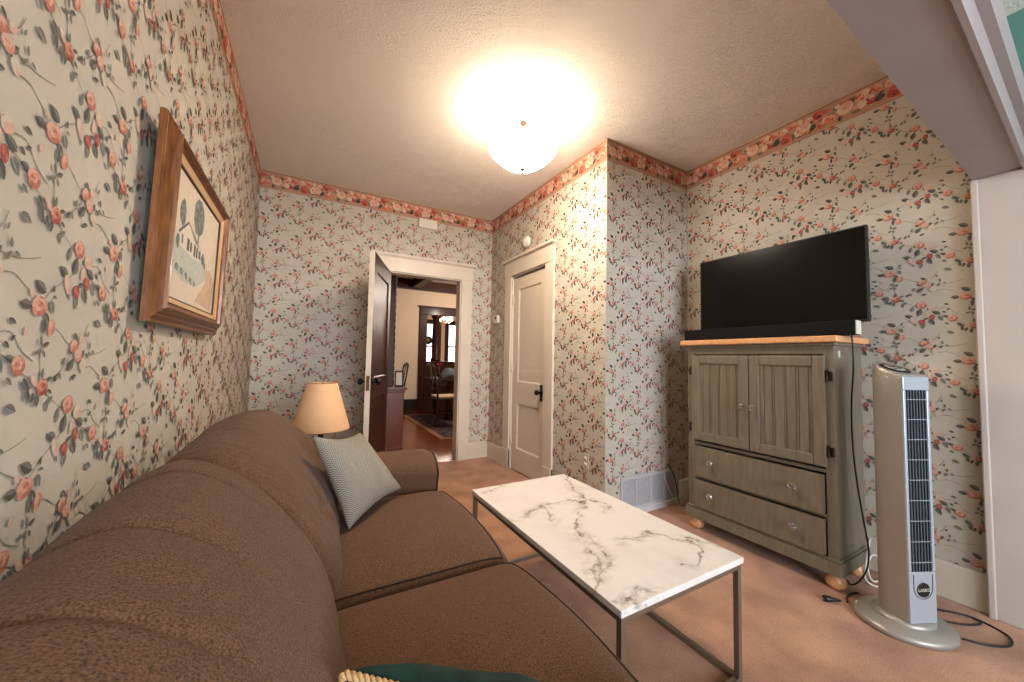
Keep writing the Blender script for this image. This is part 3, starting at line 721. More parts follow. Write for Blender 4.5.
for phs in (0, PI):
    st_ = []
    for i, p in enumerate(path):
        t = (path[(i+1) % len(path)]-path[i-1]).normalized(); n1 = t.cross(Vector((.46,.66,.6))).normalized(); n2 = t.cross(n1)
        w_ = i*2*PI/(round(len(path)/7)*7)*round(len(path)/7)+phs; st_.append(p+n1*(.0034*math.cos(w_))+n2*(.0034*math.sin(w_)))
    m.tube(st_, .0036, 7, closed=True)
m.build('rope_trim', M['rope'], gp)

# ------------------------------------------------------------------ coffee table
TX0, TX1, TY0, TY1, TZ = .805, 1.422, .772, 1.845, .442
ct = thing('coffee_table', 'low rectangular coffee table with white marble top and slim metal frame', 'coffee table', ((TX0+TX1)/2,(TY0+TY1)/2,0))
hx, hy = (TX1-TX0)/2, (TY1-TY0)/2
m = MB(); m.box((-hx,-hy,TZ-.022),(hx,hy,TZ)); m.build('tabletop', M['marble'], ct, bevel=.0025)
t_ = .02; i_ = .006
m = MB()
for z0 in (TZ-.022-t_, 0):
    m.box((-hx+i_,-hy+i_,z0),(hx-i_,-hy+i_+t_,z0+t_)); m.box((-hx+i_,hy-i_-t_,z0),(hx-i_,hy-i_,z0+t_))
    m.box((-hx+i_,-hy+i_+t_,z0),(-hx+i_+t_,hy-i_-t_,z0+t_)); m.box((hx-i_-t_,-hy+i_+t_,z0),(hx-i_,hy-i_-t_,z0+t_))
m.build('frame', M['steel'], ct, bevel=.0012)
for sx in (-1,1):
    for sy in (-1,1):
        m = MB(); a = sx*(hx-i_); c_ = sy*(hy-i_); m.box((a,c_,t_),(a-sx*t_,c_-sy*t_,TZ-.022-t_)); m.build('leg', M['steel'], ct, bevel=.0012)

# ------------------------------------------------------------------ armoire
AXF, AXB, AYN, AYF = 2.385, 2.735, .832, 1.660
AM = (AYN+AYF)/2; AW = AYF-AYN
arm_ = thing('armoire', 'sage green painted armoire with pine top and glass knobs beneath the television', 'armoire', (AXF,AM,0), -PI/2)
# local: x = -world y (viewer's right), y = depth into the wall, z up
hw = AW/2; D = AXB-AXF
m = MB()
m.box((-hw,0,.14),(-hw+.045,D,1.262)); m.box((hw-.045,0,.14),(hw,D,1.262)); m.box((-hw+.045,0,1.205),(hw-.045,D,1.262)); m.box((-hw+.045,D-.02,.14),(hw-.045,D,1.205))
for z in (.14,.355,.585): m.box((-hw+.045,.002,z),(hw-.045,D-.02,z+.02))
m.build('carcass', M['sage'], arm_, bevel=.003)
m = MB(); m.prism([(-hw-.016,-.018),(hw+.016,-.018),(hw+.016,D+.005),(-hw-.016,D+.005)], lambda a,b,h:(a,b,h), .085, .15); m.box((-hw-.01,-.012,.15),(hw+.01,D,.162)); m.build('plinth', M['sage'], arm_, bevel=.005)
m = MB(); m.box((-hw-.035,-.045,1.268),(hw+.03,D+.02,1.302)); m.build('top_board', M['pine'], arm_, bevel=.007, seg=3)
m = MB(); m.box((-hw-.012,-.014,1.250),(hw+.012,D+.005,1.268)); m.build('top_moulding', M['sage'], arm_, bevel=.006)
for sx in (-1,1):
    for y in (.045,D-.05):
        m = MB(); m.lathe([(.022,0),(.036,.008),(.046,.028),(.044,.048),(.03,.066),(.034,.085)],(sx*(hw-.03),y,0),28); m.build('foot', M['pine'], arm_)
dw = (AW-.07)/2
for sx in (-1,1):
    a0, a1 = (-dw-.001, -.002) if sx < 0 else (.002, dw+.001)
    m = MB(); z0, z1 = .618, 1.198; y0 = -.02; fr = .058
    m.box((a0,y0,z0),(a0+fr,0,z1)); m.box((a1-fr,y0,z0),(a1,0,z1)); m.box((a0+fr,y0,z0),(a1-fr,0,z0+fr)); m.box((a0+fr,y0,z1-fr),(a1-fr,0,z1))
    dd = m.build('door', M['sage'], arm_, bevel=.006)
    m = MB(); p0, p1 = a0+fr, a1-fr; nb = 8; bw = (p1-p0)/nb
    m.box((p0,-.004,z0+fr),(p1,0,z1-fr), 1)
    wd = [.52,.9,.24,1.05,.2,1.0,.28,.95,.36]; tot = sum(wd); x = p0
    for q in wd:
        ww = q/tot*(p1-p0); m.box((x+.0018,-.010,z0+fr),(x+ww-.0018,-.002,z1-fr), 0); x += ww
    m.build('bead_panel', [M['sage'], M['sage_dark']], dd)
    kx = a1-.03 if sx < 0 else a0+.03
    m = MB(); m.lathe([(.007,0),(.007,-.014),(.016,-.02),(.020,-.031),(.015,-.04),(0,-.042)],(kx,y0,.885),8,0,'y',False); m.build('knob', M['crystal'], dd)
    for z in (.70,1.09):
        m = MB(); ex = a0-.006 if sx < 0 else a1+.006
        m.lathe([(.007,z-.028),(.0085,z-.03),(.007,z-.026),(.007,z+.026),(.0085,z+.028),(.004,z+.034)],(ex,-.012,0),10); m.box((ex-.012*0,-.008,z-.024),(ex+sx*.02,0,z+.024)); m.build('hinge', M['brass_dark'], dd)
for z0, z1 in ((.375,.575),(.168,.348)):
    m = MB(); a = hw-.05; m.prism([(-a,z0),(a,z0),(a,z1),(-a,z1)], lambda p,q_,h:(p,h,q_), -.022, 0)
    dr = m.build('drawer', M['sage'], arm_, bevel=.007)
    m = MB(); m.box((-a+.005,-.001,z0-.009),(a-.005,.003,z0)); m.build('gap_shade_strip', M['sage_dark'], dr)  # dark strip paints the shade in the gap below the drawer
    for kx in (-.235,.235):
        m = MB(); zc = (z0+z1)/2+.012; m.lathe([(.007,-.02),(.007,-.034),(.017,-.040),(.022,-.051),(.016,-.060),(0,-.062)],(kx,0,zc),8,0,'y',False); m.build('knob', M['crystal'], dr)
m = MB(); m.box((hw,.045,1.19),(hw+.004,.065,1.225)); m.build('side_catch', M['white_metal'], arm_)

# ------------------------------------------------------------------ television + soundbar
tv = thing('television', 'black flat screen television standing on the pine armoire top', 'television', (2.62,1.235,1.302), -PI/2)
W2 = .478; z0, z1 = .085, .612
m = MB(); m.box((-W2,-.012,z0),(W2,.02,z1)); m.box((-W2+.12,.02,z0+.03),(W2-.12,.055,z1-.14)); m.build('bezel', M['black_plastic'], tv, bevel=.003)
m = MB(); m.box((-W2+.008,-.0135,z0+.014),(W2-.008,-.0115,z1-.008)); m.build('screen', M['black_gloss'], tv)
for sx in (-1,1):
    m = MB(); x = sx*.36; m.tube([(x-.02,-.09,.006),(x,-.02,.05),(x,.005,.10)],.006,8); m.tube([(x-.02,.10,.006),(x,.03,.05),(x,.005,.10)],.006,8); m.build('stand_foot', M['black_plastic'], tv)
sb = thing('soundbar', 'long black soundbar on the armoire top in front of the television', 'soundbar', (2.415,1.227,1.302), -PI/2)
m = MB(); m.box((-.476,-.014,.004),(.476,.066,.078)); m.build('housing', M['black_mesh'], sb, bevel=.006, seg=3)
m = MB(); m.box((.474,-.006,.006),(.482,.05,.076)); m.build('end_cap', M['white_plastic'], sb, bevel=.003)
m = MB(); m.box((-.40,-.004,.078),(.2,.045,.0795)); m.build('glossy_top', M['black_gloss'], sb)
for sx in (-1,1):
    m = MB(); m.box((sx*.4-.03,-.005,0),(sx*.4+.03,.05,.005)); m.build('rubber_foot', M['black_plastic'], sb)

# ------------------------------------------------------------------ tower fan
FX, FY = 2.375, .606
fang = math.atan2(-.052,.111)
fan = thing('tower_fan', 'tall silver tower fan on an oval base beside the armoire', 'fan', (FX,FY,0), fang)
# local: x = along the front, -y = front
m = MB()
def oval(rx, ry, z, n=48): return [(rx*math.cos(2*PI*k/n), ry*math.sin(2*PI*k/n), z) for k in range(n)]
m.grid([oval(.168,.152,0),oval(.174,.158,.004),oval(.174,.158,.018),oval(.165,.149,.028),oval(.12,.11,.038)], 0, True, False, True)
m.f.append(tuple(range(4*48,5*48))); m.m.append(0); m.sm.append(True); m.f.append(tuple(range(47,-1,-1))); m.m.append(0); m.sm.append(False)
m.build('base', M['silver'], fan)
m = MB(); m.grid([oval(.105,.1,.034),oval(.105,.1,.046),oval(.092,.088,.054),oval(.07,.07,.055)],0,True,False,True); m.build('swivel_ring', M['silver'], fan)
# housing: rounded D section, flat front at y=-.075, slanted top
sec = []
fw, fy, by = .063, -.072, .075
sec = [(-fw,fy),(fw,fy)]
for k in range(13):
    a = -.25+ (PI+.5)*k/12; sec.append((.076*math.cos(a), .0+by*math.sin(a)*1.0))
def top_z(x, y): return 1.10 + .055*(y-fy)/(by-fy)
zs = [.05,.2,.5,.8,1.0]; P = []
for z in zs: P.append([(a*(1+.03*(1-z)),b,z) for a,b in sec])
P.append([(a,b,top_z(a,b)) for a,b in sec]); P.append([(a*.93,b*.93,top_z(a,b)+.012) for a,b in sec])
m = MB(); m.grid(P,0,True,False,True); n = len(sec); k0 = (len(P)-1)*n; m.f.append(tuple(range(k0,k0+n))); m.m.append(0); m.sm.append(False)
m.f.append(tuple(range(n-1,-1,-1))); m.m.append(0); m.sm.append(False)
hs = m.build('housing', M['silver'], fan); e = hs.modifiers.new('es','EDGE_SPLIT'); e.split_angle = .7
# front panel with grille opening
y = fy-.004
m = MB()
gx, g0, g1 = .049, .27, 1.045
m.box((-fw,y-.006,.055),(fw,fy+.004,g0)); m.box((-fw,y-.006,g1),(fw,fy+.004,1.105)); m.box((-fw,y-.006,g0),(-gx,fy+.004,g1)); m.box((gx,y-.006,g0),(fw,fy+.004,g1))
m.build('front_panel', M['silver_blue'], fan, bevel=.004)
m = MB(); m.box((-gx,fy-.0015,g0),(gx,fy-.0005,g1),0)
for k in range(7):
    x = -gx+.007+k*(2*gx-.014)/6; m.box((x-.0028,y-.007,g0),(x+.0028,fy-.001,g1),1)
for k in range(9):
    z = g0+.04+k*(g1-g0-.08)/8; m.box((-gx,y-.0085,z-.0012),(gx,fy-.001,z+.0012),2)
m.build('grille', [M['black_plastic'], M['fan_fin'], M['silver_blue']], fan)
m = MB()
m.lathe([(.03,y-.006),(.03,y-.009),(.027,y-.0095),(0,y-.0095)],(0,0,.195),28,0,'y'); bd = m.build('badge', M['black_plastic'], fan)
cu = bpy.data.curves.new('badge_text','FONT'); cu.body = 'LASKO'; cu.size = .0185; cu.align_x = 'CENTER'; cu.align_y = 'CENTER'; cu.extrude = .0004
to = bpy.data.objects.new('tmp', cu); C.objects.link(to)
bpy.context.view_layer.update()
tm = bpy.data.meshes.new_from_object(to.evaluated_get(bpy.context.evaluated_depsgraph_get())); bpy.data.objects.remove(to)
tm.materials.clear(); tm.materials.append(M['white_plastic'])
bt = bpy.data.objects.new('badge_lettering', tm); C.objects.link(bt); bt.parent = bd; bt.location = (0,y-.0102,.195); bt.rotation_euler.x = PI/2
m = MB(); pth = [(gx*.9*math.cos(a)*1, y-.0065, .205+.048*math.sin(a)) for a in [PI+ k*PI/14 for k in range(15)]]
m.tube([(-gx*.9,y-.0065,.26)]+pth+[(gx*.9,y-.0065,.26)],.0015,6); m.build('panel_groove', M['iron'], fan)
# control panel on the slanted top
m = MB(); n_ = 36
def onT(x, y_, up): return (x, y_, top_z(x,y_)+.012+up)
m.grid([[onT(.05*k*math.cos(2*PI*i/n_), .0+.052*k*math.sin(2*PI*i/n_), up) for i in range(n_)] for k, up in ((1,.0),(1,.003),(.72,.004),(.0,.004))],0,True,False,True)
cp = m.build('control_panel', M['black_plastic'], fan)
m = MB(); m.grid([[onT(.034*k*math.cos(2*PI*i/n_), .036*k*math.sin(2*PI*i/n_), up) for i in range(n_)] for k, up in ((1,.0035),(1,.0055),(.0,.0055))],0,True,False,True); m.build('button_plate', M['silver'], cp)
for (bx_,by_) in ((-.015,.008),(.004,.008),(.018,-.002),(-.012,-.014),(.008,-.014)):
    m = MB(); c_ = onT(bx_,by_,.0055); m.lathe([(.006,0),(.006,.0015),(0,.0018)],c_,12); m.build('button', M['iron'], cp)
# its cord: parent to the fan, authored in world space
def world_child(o, par):
    o.parent = par; o.matrix_parent_inverse = (Matrix.Translation(par.location) @ par.rotation_euler.to_matrix().to_4x4()).inverted()
m = MB(); m.tube(spline([(2.45,.655,.03),(2.53,.60,.035),(2.63,.53,.02),(2.70,.47,.008),(2.68,.435,.006),(2.60,.47,.006),(2.52,.55,.008),(2.50,.58,.012),(2.58,.57,.02),(2.68,.49,.012),(2.705,.44,.006),(2.665,.36,.005),(2.58,.345,.005),(2.50,.39,.005),(2.46,.45,.006)],8),.004,8)
o = m.build('power_cord', M['cord_black'], None); world_child(o, fan)

# cords behind / beside the armoire
m = MB(); m.tube(spline([(2.47,.80,1.306),(2.475,.788,1.30),(2.48,.785,1.15),(2.49,.80,.95),(2.49,.80,.75),(2.50,.79,.55),(2.52,.775,.36),(2.54,.765,.22),(2.55,.775,.11),(2.53,.80,.04),(2.52,.83,.008),(2.56,.86,.006)],8),.004,8)
tag(m.build('power_cord', M['cord_black']), 'black cord hanging down the right side of the armoire from the soundbar', 'cord')
m = MB(); m.tube(spline([(2.79,.89,.12),(2.775,.83,.18),(2.70,.808,.20),(2.63,.80,.13),(2.60,.80,.04),(2.62,.775,.006),(2.67,.74,.006),(2.74,.73,.02),(2.78,.765,.08),(2.73,.805,.12),(2.66,.806,.07),(2.66,.79,.012),(2.72,.765,.006),(2.78,.70,.006)],8),.0048,8)
tag(m.build('extension_cord', M['cord_white']), 'white cord looped on the carpet between armoire and tower fan', 'cord')
pc = thing('power_cord', 'short black plug and cord end lying on the carpet in front of the fan', 'cord', (0,0,0))
m = MB(); m.tube(spline([(2.315,.78,.012),(2.335,.785,.007),(2.37,.80,.006),(2.43,.80,.006),(2.47,.785,.006)],8),.004,8); m.build('cord', M['cord_black'], pc)
a = Vector((2.245,.845,.013)); d_ = Vector((2.32,.775,0))-Vector((2.245,.845,0)); d_.normalize()
m = MB(); m.tube([a+d_*s for s in (0,.012,.03,.045,.07)], lambda t: (.014,.015,.012,.008,.005)[min(4,int(t*4.01))], 10); m.build('plug', M['black_plastic'], pc)
for s in (-1,1):
    nrm = Vector((-d_.y,d_.x,0))*.006*s; m = MB(); m.tube([a+nrm, a+nrm-d_*.017],.002,6); m.build('prong', M['steel'], pc)

# ------------------------------------------------------------------ floor vent in the jut wall
vt = thing('vent_grille', 'white slatted heating vent low on the wall left of the armoire', 'vent', (2.365,YJ,.165))
hw2, hh = .315, .122
m = MB(); e_ = .022
m.box((-hw2,-.012,-hh),(hw2,-.001,-hh+e_)); m.box((-hw2,-.012,hh-e_),(hw2,-.001,hh)); m.box((-hw2,-.012,-hh+e_),(-hw2+e_,-.001,hh-e_)); m.box((hw2-e_,-.012,-hh+e_),(hw2,-.001,hh-e_))
for k in range(1,4):
    x = -hw2+k*hw2/2; m.box((x-.007,-.013,-hh+e_),(x+.007,-.001,hh-e_))
m.build('frame', M['white_metal'], vt, bevel=.002)
m = MB(); m.box((-hw2+.01,-.002,-hh+.01),(hw2-.01,-.0005,hh-.01)); m.build('duct_shade_sheet', M['duct'], vt)  # dark sheet stands in for the shade inside the duct
m = MB()
for k in range(17):
    z = -hh+e_+.005+k*.0118
    m.add([(-hw2+e_,-.011,z-.004),(hw2-e_,-.011,z-.004),(hw2-e_,-.004,z+.003),(-hw2+e_,-.004,z+.003),(-hw2+e_,-.0095,z-.0045),(hw2-e_,-.0095,z-.0045),(hw2-e_,-.0025,z+.0025),(-hw2+e_,-.0025,z+.0025)],[(0,1,2,3),(4,7,6,5),(0,4,5,1),(2,6,7,3)])
m.build('louvres', M['white_metal'], vt)
m = MB(); m.tube(spline([(2.555,YJ-.006,.325),(2.58,YJ-.02,.30),(2.625,YJ-.03,.22),(2.64,YJ-.04,.12),(2.645,YJ-.06,.02),(2.70,YJ-.08,.006),(2.78,YJ-.1,.006)],8),.004,8)
tag(m.build('cable', M['cord_black']), 'black cable coming out of the wall above the white vent', 'cable')
m = MB(); m.tube(spline([(2.50,YJ-.014,.245),(2.53,YJ-.02,.19),(2.58,YJ-.03,.10),(2.61,YJ-.04,.04),(2.66,YJ-.10,.006),(2.76,YJ-.14,.006)],8),.0035,8)
tag(m.build('cable', M['cord_white']), 'thin white cable running slantwise across the wall vent', 'cable')

# ------------------------------------------------------------------ picture on the left wall
pf = thing('framed_picture', 'wood framed painting of a white farmhouse with two trees on the left wall', 'picture', (XL+.020,(1.375+2.235)/2,1.235))
PW, PH = .86/2, .615
# local: u along +y, v up, d out of wall (+x); leans out at the top
def pl(u,v,d): return (d+.014*v/PH, u, v)
prof = [(0,0),(0,.014),(.003,.018),(.007,.018),(.009,.014),(.013,.016),(.022,.026),(.024,.023),(.028,.024),(.036,.036),(.038,.033),(.041,.034),(.045,.043),(.050,.044),(.054,.040),(.056,.030),(.060,.031),(.068,.024),(.072,.014)]
def frame_ring(pr, mats_idx=None):
    mb = MB(); P = []
    for (o_, d_) in pr:
        P.append([pl(-PW+o_,o_,d_), pl(PW-o_,o_,d_), pl(PW-o_,PH-o_,d_), pl(-PW+o_,PH-o_,d_)])
    mb.grid(P,0,False,False,True); return mb
frame_ring(prof).build('frame', M['gold_frame'], pf)
frame_ring([(.070,.026),(.074,.024),(.088,.018),(.090,.014)]).build('fillet', M['frame_lip'], pf)
frame_ring([(.088,.018),(.094,.017),(.096,.012)]).build('liner', M['frame_dark'], pf)
mb = MB(); k_ = .090
def art(poly, mi, d): mb.add([pl(u,v,d) for u,v in poly],[tuple(range(len(poly)))],mi)
art([(-PW+k_,k_),(PW-k_,k_),(PW-k_,PH-k_),(-PW+k_,PH-k_)],0,.012)
AU, AV = PW-k_, PH-2*k_     # picture half width / height
def A(u,v): return (u*AU, k_+v*AV)
rr = random.Random(4)
def blob(cx,cy,rx,ry,mi,d,n=16,w=.16,sd=0):
    q = random.Random(sd); art([A(cx+rx*(1+q.uniform(-w,w))*math.cos(2*PI*i/n), cy+ry*(1+q.uniform(-w,w))*math.sin(2*PI*i/n)) for i in range(n)],mi,d)
art([A(-.99,.27),A(-.45,.17),A(.1,.19),A(.5,.30),A(.55,.42),A(.1,.44),A(-.99,.46)],3,.0122)     # lawn
art([A(.1,.06),A(.9,.03),A(.97,.33),A(.7,.43),A(.46,.40),A(.52,.28)],5,.0123)                 # path
q_ = random.Random(11)
for (cx,cy,rx,ry,n_) in ((-.56,.695,.10,.105,26),(.03,.80,.21,.17,46)):
    blob(cx,cy,rx,ry,1,.0124,18,.12,int(cx*100)+70)
    for i in range(n_):
        a_ = q_.uniform(0,2*PI); r_ = q_.random()**.5*.88
        blob(cx+rx*r_*math.cos(a_), cy+ry*r_*math.sin(a_), rx*q_.uniform(.10,.2), ry*q_.uniform(.07,.13), q_.choice((1,2,1,6)), .01245+i*.000002, 8, .25, i)
art([A(-.57,.56),A(-.55,.56),A(-.55,.61),A(-.57,.61)],2,.0126); art([A(.02,.55),A(.07,.55),A(.06,.66),A(.03,.66)],2,.0126)
art([A(-.62,.43),A(-.12,.41),A(-.12,.58),A(-.36,.665),A(-.62,.55)],4,.0127)
art([A(-.12,.41),A(.26,.43),A(.26,.54),A(-.12,.58)],4,.0127)
art([A(-.655,.535),A(-.36,.672),A(-.345,.655),A(-.63,.52)],2,.0129); art([A(-.36,.675),A(-.34,.675),A(.11,.56),A(.08,.545),A(-.345,.655)],6,.0129)
art([A(-.30,.645),A(.10,.555),A(.28,.53),A(-.05,.555)],1,.01285)
for u0_,u1_,v0_,v1_ in ((-.55,-.50,.46,.53),(-.36,-.27,.44,.54),(-.24,-.17,.45,.53),(-.10,-.03,.435,.54),(.0,.07,.44,.535),(.11,.19,.45,.525)): art([A(u0_,v0_),A(u1_,v0_-.004),A(u1_,v1_-.004),A(u0_,v1_)],2,.0130)
blob(-.66,.45,.05,.055,1,.01305,12,.2,5); blob(.30,.47,.08,.05,1,.01305,12,.25,6); blob(.40,.43,.035,.03,2,.01306,10,.25,7)
for i_q in range(16): blob(-.80+.055*i_q,.265-.004*i_q+.006*math.sin(i_q*2.3),.05,.026,(1,6,3)[i_q % 3],.0126+.00001*i_q,10,.25,30+i_q)
mb.build('painting', [M['art_paper'],M['art_grey'],M['art_dark'],M['art_blue'],M['art_white'],M['art_tan'],M['art_mid']], pf, fix=False)
mb = MB(); mb.add([pl(-PW+.004,.004,0),pl(PW-.004,.004,0),pl(PW-.004,PH-.004,0),pl(-PW+.004,PH-.004,0)],[(0,1,2,3)]); mb.build('backing', M['frame_dark'], pf)

# ------------------------------------------------------------------ ceiling light
LX, LY = 1.222, 2.075
cl = thing('ceiling_light', 'lit white alabaster bowl ceiling light hanging from the textured ceiling', 'ceiling light', (LX,LY,ZC))
m = MB(); m.lathe([(.072,0),(.074,-.01),(.066,-.02),(.052,-.03),(.03,-.045),(.018,-.055),(.014,-.06)],(0,0,0),36); m.build('canopy', M['canopy'], cl)
m = MB(); m.lathe([(.012,-.058),(.02,-.066),(.022,-.074),(.012,-.082),(.007,-.09),(.007,-.10)],(0,0,0),20); m.build('stem', M['canopy_dark'], cl)
m = MB(); m.lathe([(.012,-.098),(.034,-.11),(.046,-.132),(.044,-.152),(.03,-.17),(.014,-.178)],(0,0,0),28); m.build('glass_ball', M['canopy'], cl)
m = MB(); m.lathe([(.006,-.176),(.006,-.37)],(0,0,0),10); m.build('rod', M['canopy_dark'], cl)
bowl = []
for k in range(15):
    t = k/14; a = t*PI/2; bowl.append((.012+.207*t, -.385+.118*t**2.1))
rim_ = [(.219,-.267),(.227,-.263),(.229,-.257),(.224,-.253),(.216,-.262)]
inner = [(r-.005 if r > .02 else r, h+.004) for r,h in bowl[:-1]][::-1]
m = MB(); m.lathe(bowl,(0,0,0),48,0,cap=False); m.lathe(rim_+inner,(0,0,0),48,1,cap=False); m.build('glass_bowl', [M['bowl'], M['bowl_in']], cl, fix=False)
m = MB(); m.lathe([(.014,-.383),(.02,-.388),(.018,-.396),(.008,-.401),(.005,-.41),(.007,-.418),(0,-.424)],(0,0,0),18); m.build('finial', M['canopy_dark'], cl)
for k in range(3):
    a = k*2*PI/3+.4; m = MB(); m.tube([(0,0,-.20),(.05*math.cos(a),.05*math.sin(a),-.24),(.09*math.cos(a),.09*math.sin(a),-.262)],.004,8); m.build('bulb_arm', M['canopy_dark'], cl)
pl_ = bpy.data.lights.new('ceiling_bulb','POINT'); pl_.energy = 5; pl_.color = (1,.89,.76); pl_.shadow_soft_size = .06
po = bpy.data.objects.new('ceiling_bulb', pl_); C.objects.link(po); po.parent = cl; po.location = (0,0,-.285+.05)

# ------------------------------------------------------------------ small wall things
def wbox(name, label, cat, c, size, mt, bev=.004):
    m = MB(); m.box([c[i]-size[i]/2 for i in range(3)], [c[i]+size[i]/2 for i in range(3)]); return tag(m.build(name, mt, bevel=bev), label, cat)
dc = thing('door_chime', 'white door chime box high on the back wall under the floral border', 'chime', (1.10,YB,2.605))
m = MB(); m.box((-.1,-.045,-.05),(.1,0,.05)); m.build('cover', M['white_plastic'], dc, bevel=.005)
m = MB(); m.box((-.103,-.006,-.054),(.103,-.001,.054)); m.build('back_plate', M['canopy'], dc)
sd_ = thing('smoke_detector', 'round white smoke detector on the wall above the closet door', 'smoke detector', (XC,3.10,2.33))
m = MB(); m.lathe([(.058,0),(.058,-.012),(.05,-.03),(.03,-.042),(0,-.045)],(0,0,0),32,0,'x'); m.build('cover', M['white_plastic'], sd_)
m = MB(); m.lathe([(.062,0),(.062,-.006),(.055,-.008)],(0,0,0),32,0,'x'); m.build('mount_ring', M['canopy'], sd_)
th = thing('thermostat', 'small white thermostat on the papered wall between the two doors', 'thermostat', (XC,3.735,1.60))
m = MB(); m.box((-.03,-.055,-.045),(0,.055,.045)); m.build('cover', M['white_plastic'], th, bevel=.006)
m = MB(); m.box((-.032,-.035,.0),(-.029,.01,.028)); m.build('display', M['duct'], th)
ol = thing('outlet', 'cream wall outlet plate low on the papered wall right of the closet door', 'outlet', (XC,2.19,.375))
m = MB(); m.box((-.006,-.036,-.058),(0,.036,.058)); m.build('plate', M['paper'], ol, bevel=.002)
for z in (-.022,.022):
    m = MB(); m.lathe([(.017,-.006),(.017,-.008),(0,-.0085)],(0,0,z),20,0,'x'); m.build('socket', M['white_plastic'], ol)
m = MB(); m.tube([(XT,1.19,2.015),(XT-.012,1.19,2.012),(XT-.016,1.19,2.0),(XT-.012,1.19,1.99)],.004,8); m.lathe([(.009,0),(.009,-.004),(0,-.005)],(XT,1.19,2.012),14,0,'x')
tag(m.build('wall_hook', M['brass_dark']), 'small dark picture hook in the wallpaper above the television', 'hook')

# ------------------------------------------------------------------ side table and lamp behind the far arm
ST = (.100,2.70)
st = thing('side_table', 'dark wooden side table behind the far sofa arm under the lamp', 'side table', (ST[0],ST[1],0))
m = MB(); m.lathe([(.20,.40),(.21,.405),(.21,.42),(.20,.425)],(0,0,0),36); m.build('tabletop', M['dark_wood'], st)
m = MB(); m.lathe([(.02,.07),(.03,.12),(.018,.2),(.028,.3),(.035,.38),(.06,.40)],(0,0,0),20); m.build('pedestal', M['dark_wood'], st)
for k in range(3):
    a = k*2*PI/3; m = MB(); m.tube([(.015*math.cos(a),.015*math.sin(a),.13),(.1*math.cos(a),.1*math.sin(a),.09),(.17*math.cos(a),.17*math.sin(a),.012)],.012,8); m.build('leg', M['dark_wood'], st)
lp = thing('table_lamp', 'dark iron table lamp with parchment shade standing behind the sofa arm', 'lamp', (ST[0],ST[1],.425))
m = MB(); m.lathe([(.075,0),(.075,.01),(.05,.02),(.02,.03),(.012,.05)],(0,0,0),28); m.build('base', M['iron'], lp)
m = MB(); m.lathe([(.011,.04),(.014,.1),(.011,.16),(.018,.2),(.011,.22),(.011,.34)],(0,0,0),16); m.build('stem', M['iron'], lp)
sz0, sz1, sr0, sr1 = .245, .545, .170, .088
m = MB(); m.lathe([(sr0,sz0),(sr0+.001,sz0+.006),(sr1+.001,sz1-.006),(sr1,sz1),(sr1-.003,sz1),(sr0-.003,sz0),(sr0,sz0)],(0,0,0),56,cap=False); sh = m.build('lamp_shade', M['shade'], lp)
for r_, z_ in ((sr1,sz1),(sr0,sz0)):
    m = MB(); m.tube([((r_)*math.cos(2*PI*k/48),(r_)*math.sin(2*PI*k/48),z_) for k in range(48)],.0022,6,closed=True); m.build('rim', M['shade_rim'], sh)
m = MB()
for k in range(3):
    a = k*2*PI/3; m.tube([(0,0,sz1-.02),(sr1*math.cos(a),sr1*math.sin(a),sz1-.004)],.0016,6)
m.lathe([(.006,.34),(.006,sz1-.02),(.009,sz1-.01),(0,sz1+.01)],(0,0,0),12); m.build('harp', M['canopy_dark'], lp)

# ------------------------------------------------------------------ hall and dining room seen through the doorway
HY0, HY1, HX0, HX1, HZ = YB+.12, 8.0, -.6, 4.6, 2.82
b = MB(); b.box((HX0-.1,YB+.02,-.1),(6.2,12.6,0)); struct(b.build('floor_hall', M['wood_floor']))
b = MB(); b.box((HX0-.1,HY0,HZ),(6.2,12.6,HZ+.1)); struct(b.build('ceiling_hall', M['cream_wall']))
b = MB(); b.box((HX0-.1,HY0,0),(HX0,HY1,HZ)); struct(b.build('wall_hall_left', M['cream_wall']))
b = MB(); b.box((6.1,HY0,0),(6.2,12.6,HZ)); struct(b.build('wall_hall_right', M['cream_wall']))
b = MB(); b.box((XT+.12,HY0-.1,0),(6.2,HY0,HZ)); struct(b.build('wall_hall_front', M['cream_wall']))
CX0, CX1, CZ = 2.14, 5.2, 2.26
b = MB(); b.box((HX0,HY1,0),(CX0+.05,HY1+.14,HZ)); b.box((CX0+.05,HY1,CZ-.05),(6.1,HY1+.14,HZ)); b.box((CX1,HY1,0),(6.1,HY1+.14,CZ-.05)); struct(b.build('wall_hall_back', M['cream_wall']))
b = MB(); b.box((HX0,HY1-.03,0),(CX0,HY1,.24)); struct(b.build('baseboard_hall', M['black_wood'], bevel=.005))
b = MB(); b.box((CX0,HY1-.04,0),(CX0+.17,HY1+.18,CZ-.16)); b.box((CX0,HY1-.04,CZ-.16),(CX1,HY1+.18,CZ)); b.box((CX1-.17,HY1-.04,0),(CX1,HY1+.18,CZ-.16)); b.box((CX0-.03,HY1-.06,CZ),(CX1+.03,HY1+.18,CZ+.03))
b.box((CX0+.17,HY1-.01,0),(CX0+1.5,HY1+.15,1.02)); b.box((CX0+.15,HY1-.03,1.02),(CX0+1.54,HY1+.17,1.06))
struct(b.build('trim_7', M['dark_wood'], bevel=.006))
b = MB(); b.lathe([(.11,1.06),(.11,1.12),(.085,1.14),(.095,1.5),(.075,2.02),(.1,2.05),(.11,2.10)],(CX0+.41,HY1+.07,0),24); struct(b.build('trim_8', M['dark_wood']))
b = MB()
for y in (5.2,6.4,HY1-.08): b.box((HX0,y-.08,2.62),(6.1,y+.08,HZ))
for x in (.6,2.0,3.4): b.box((x-.08,HY0,2.64),(x+.08,HY1,HZ))
struct(b.build('trim_9', M['dark_wood'], bevel=.008))
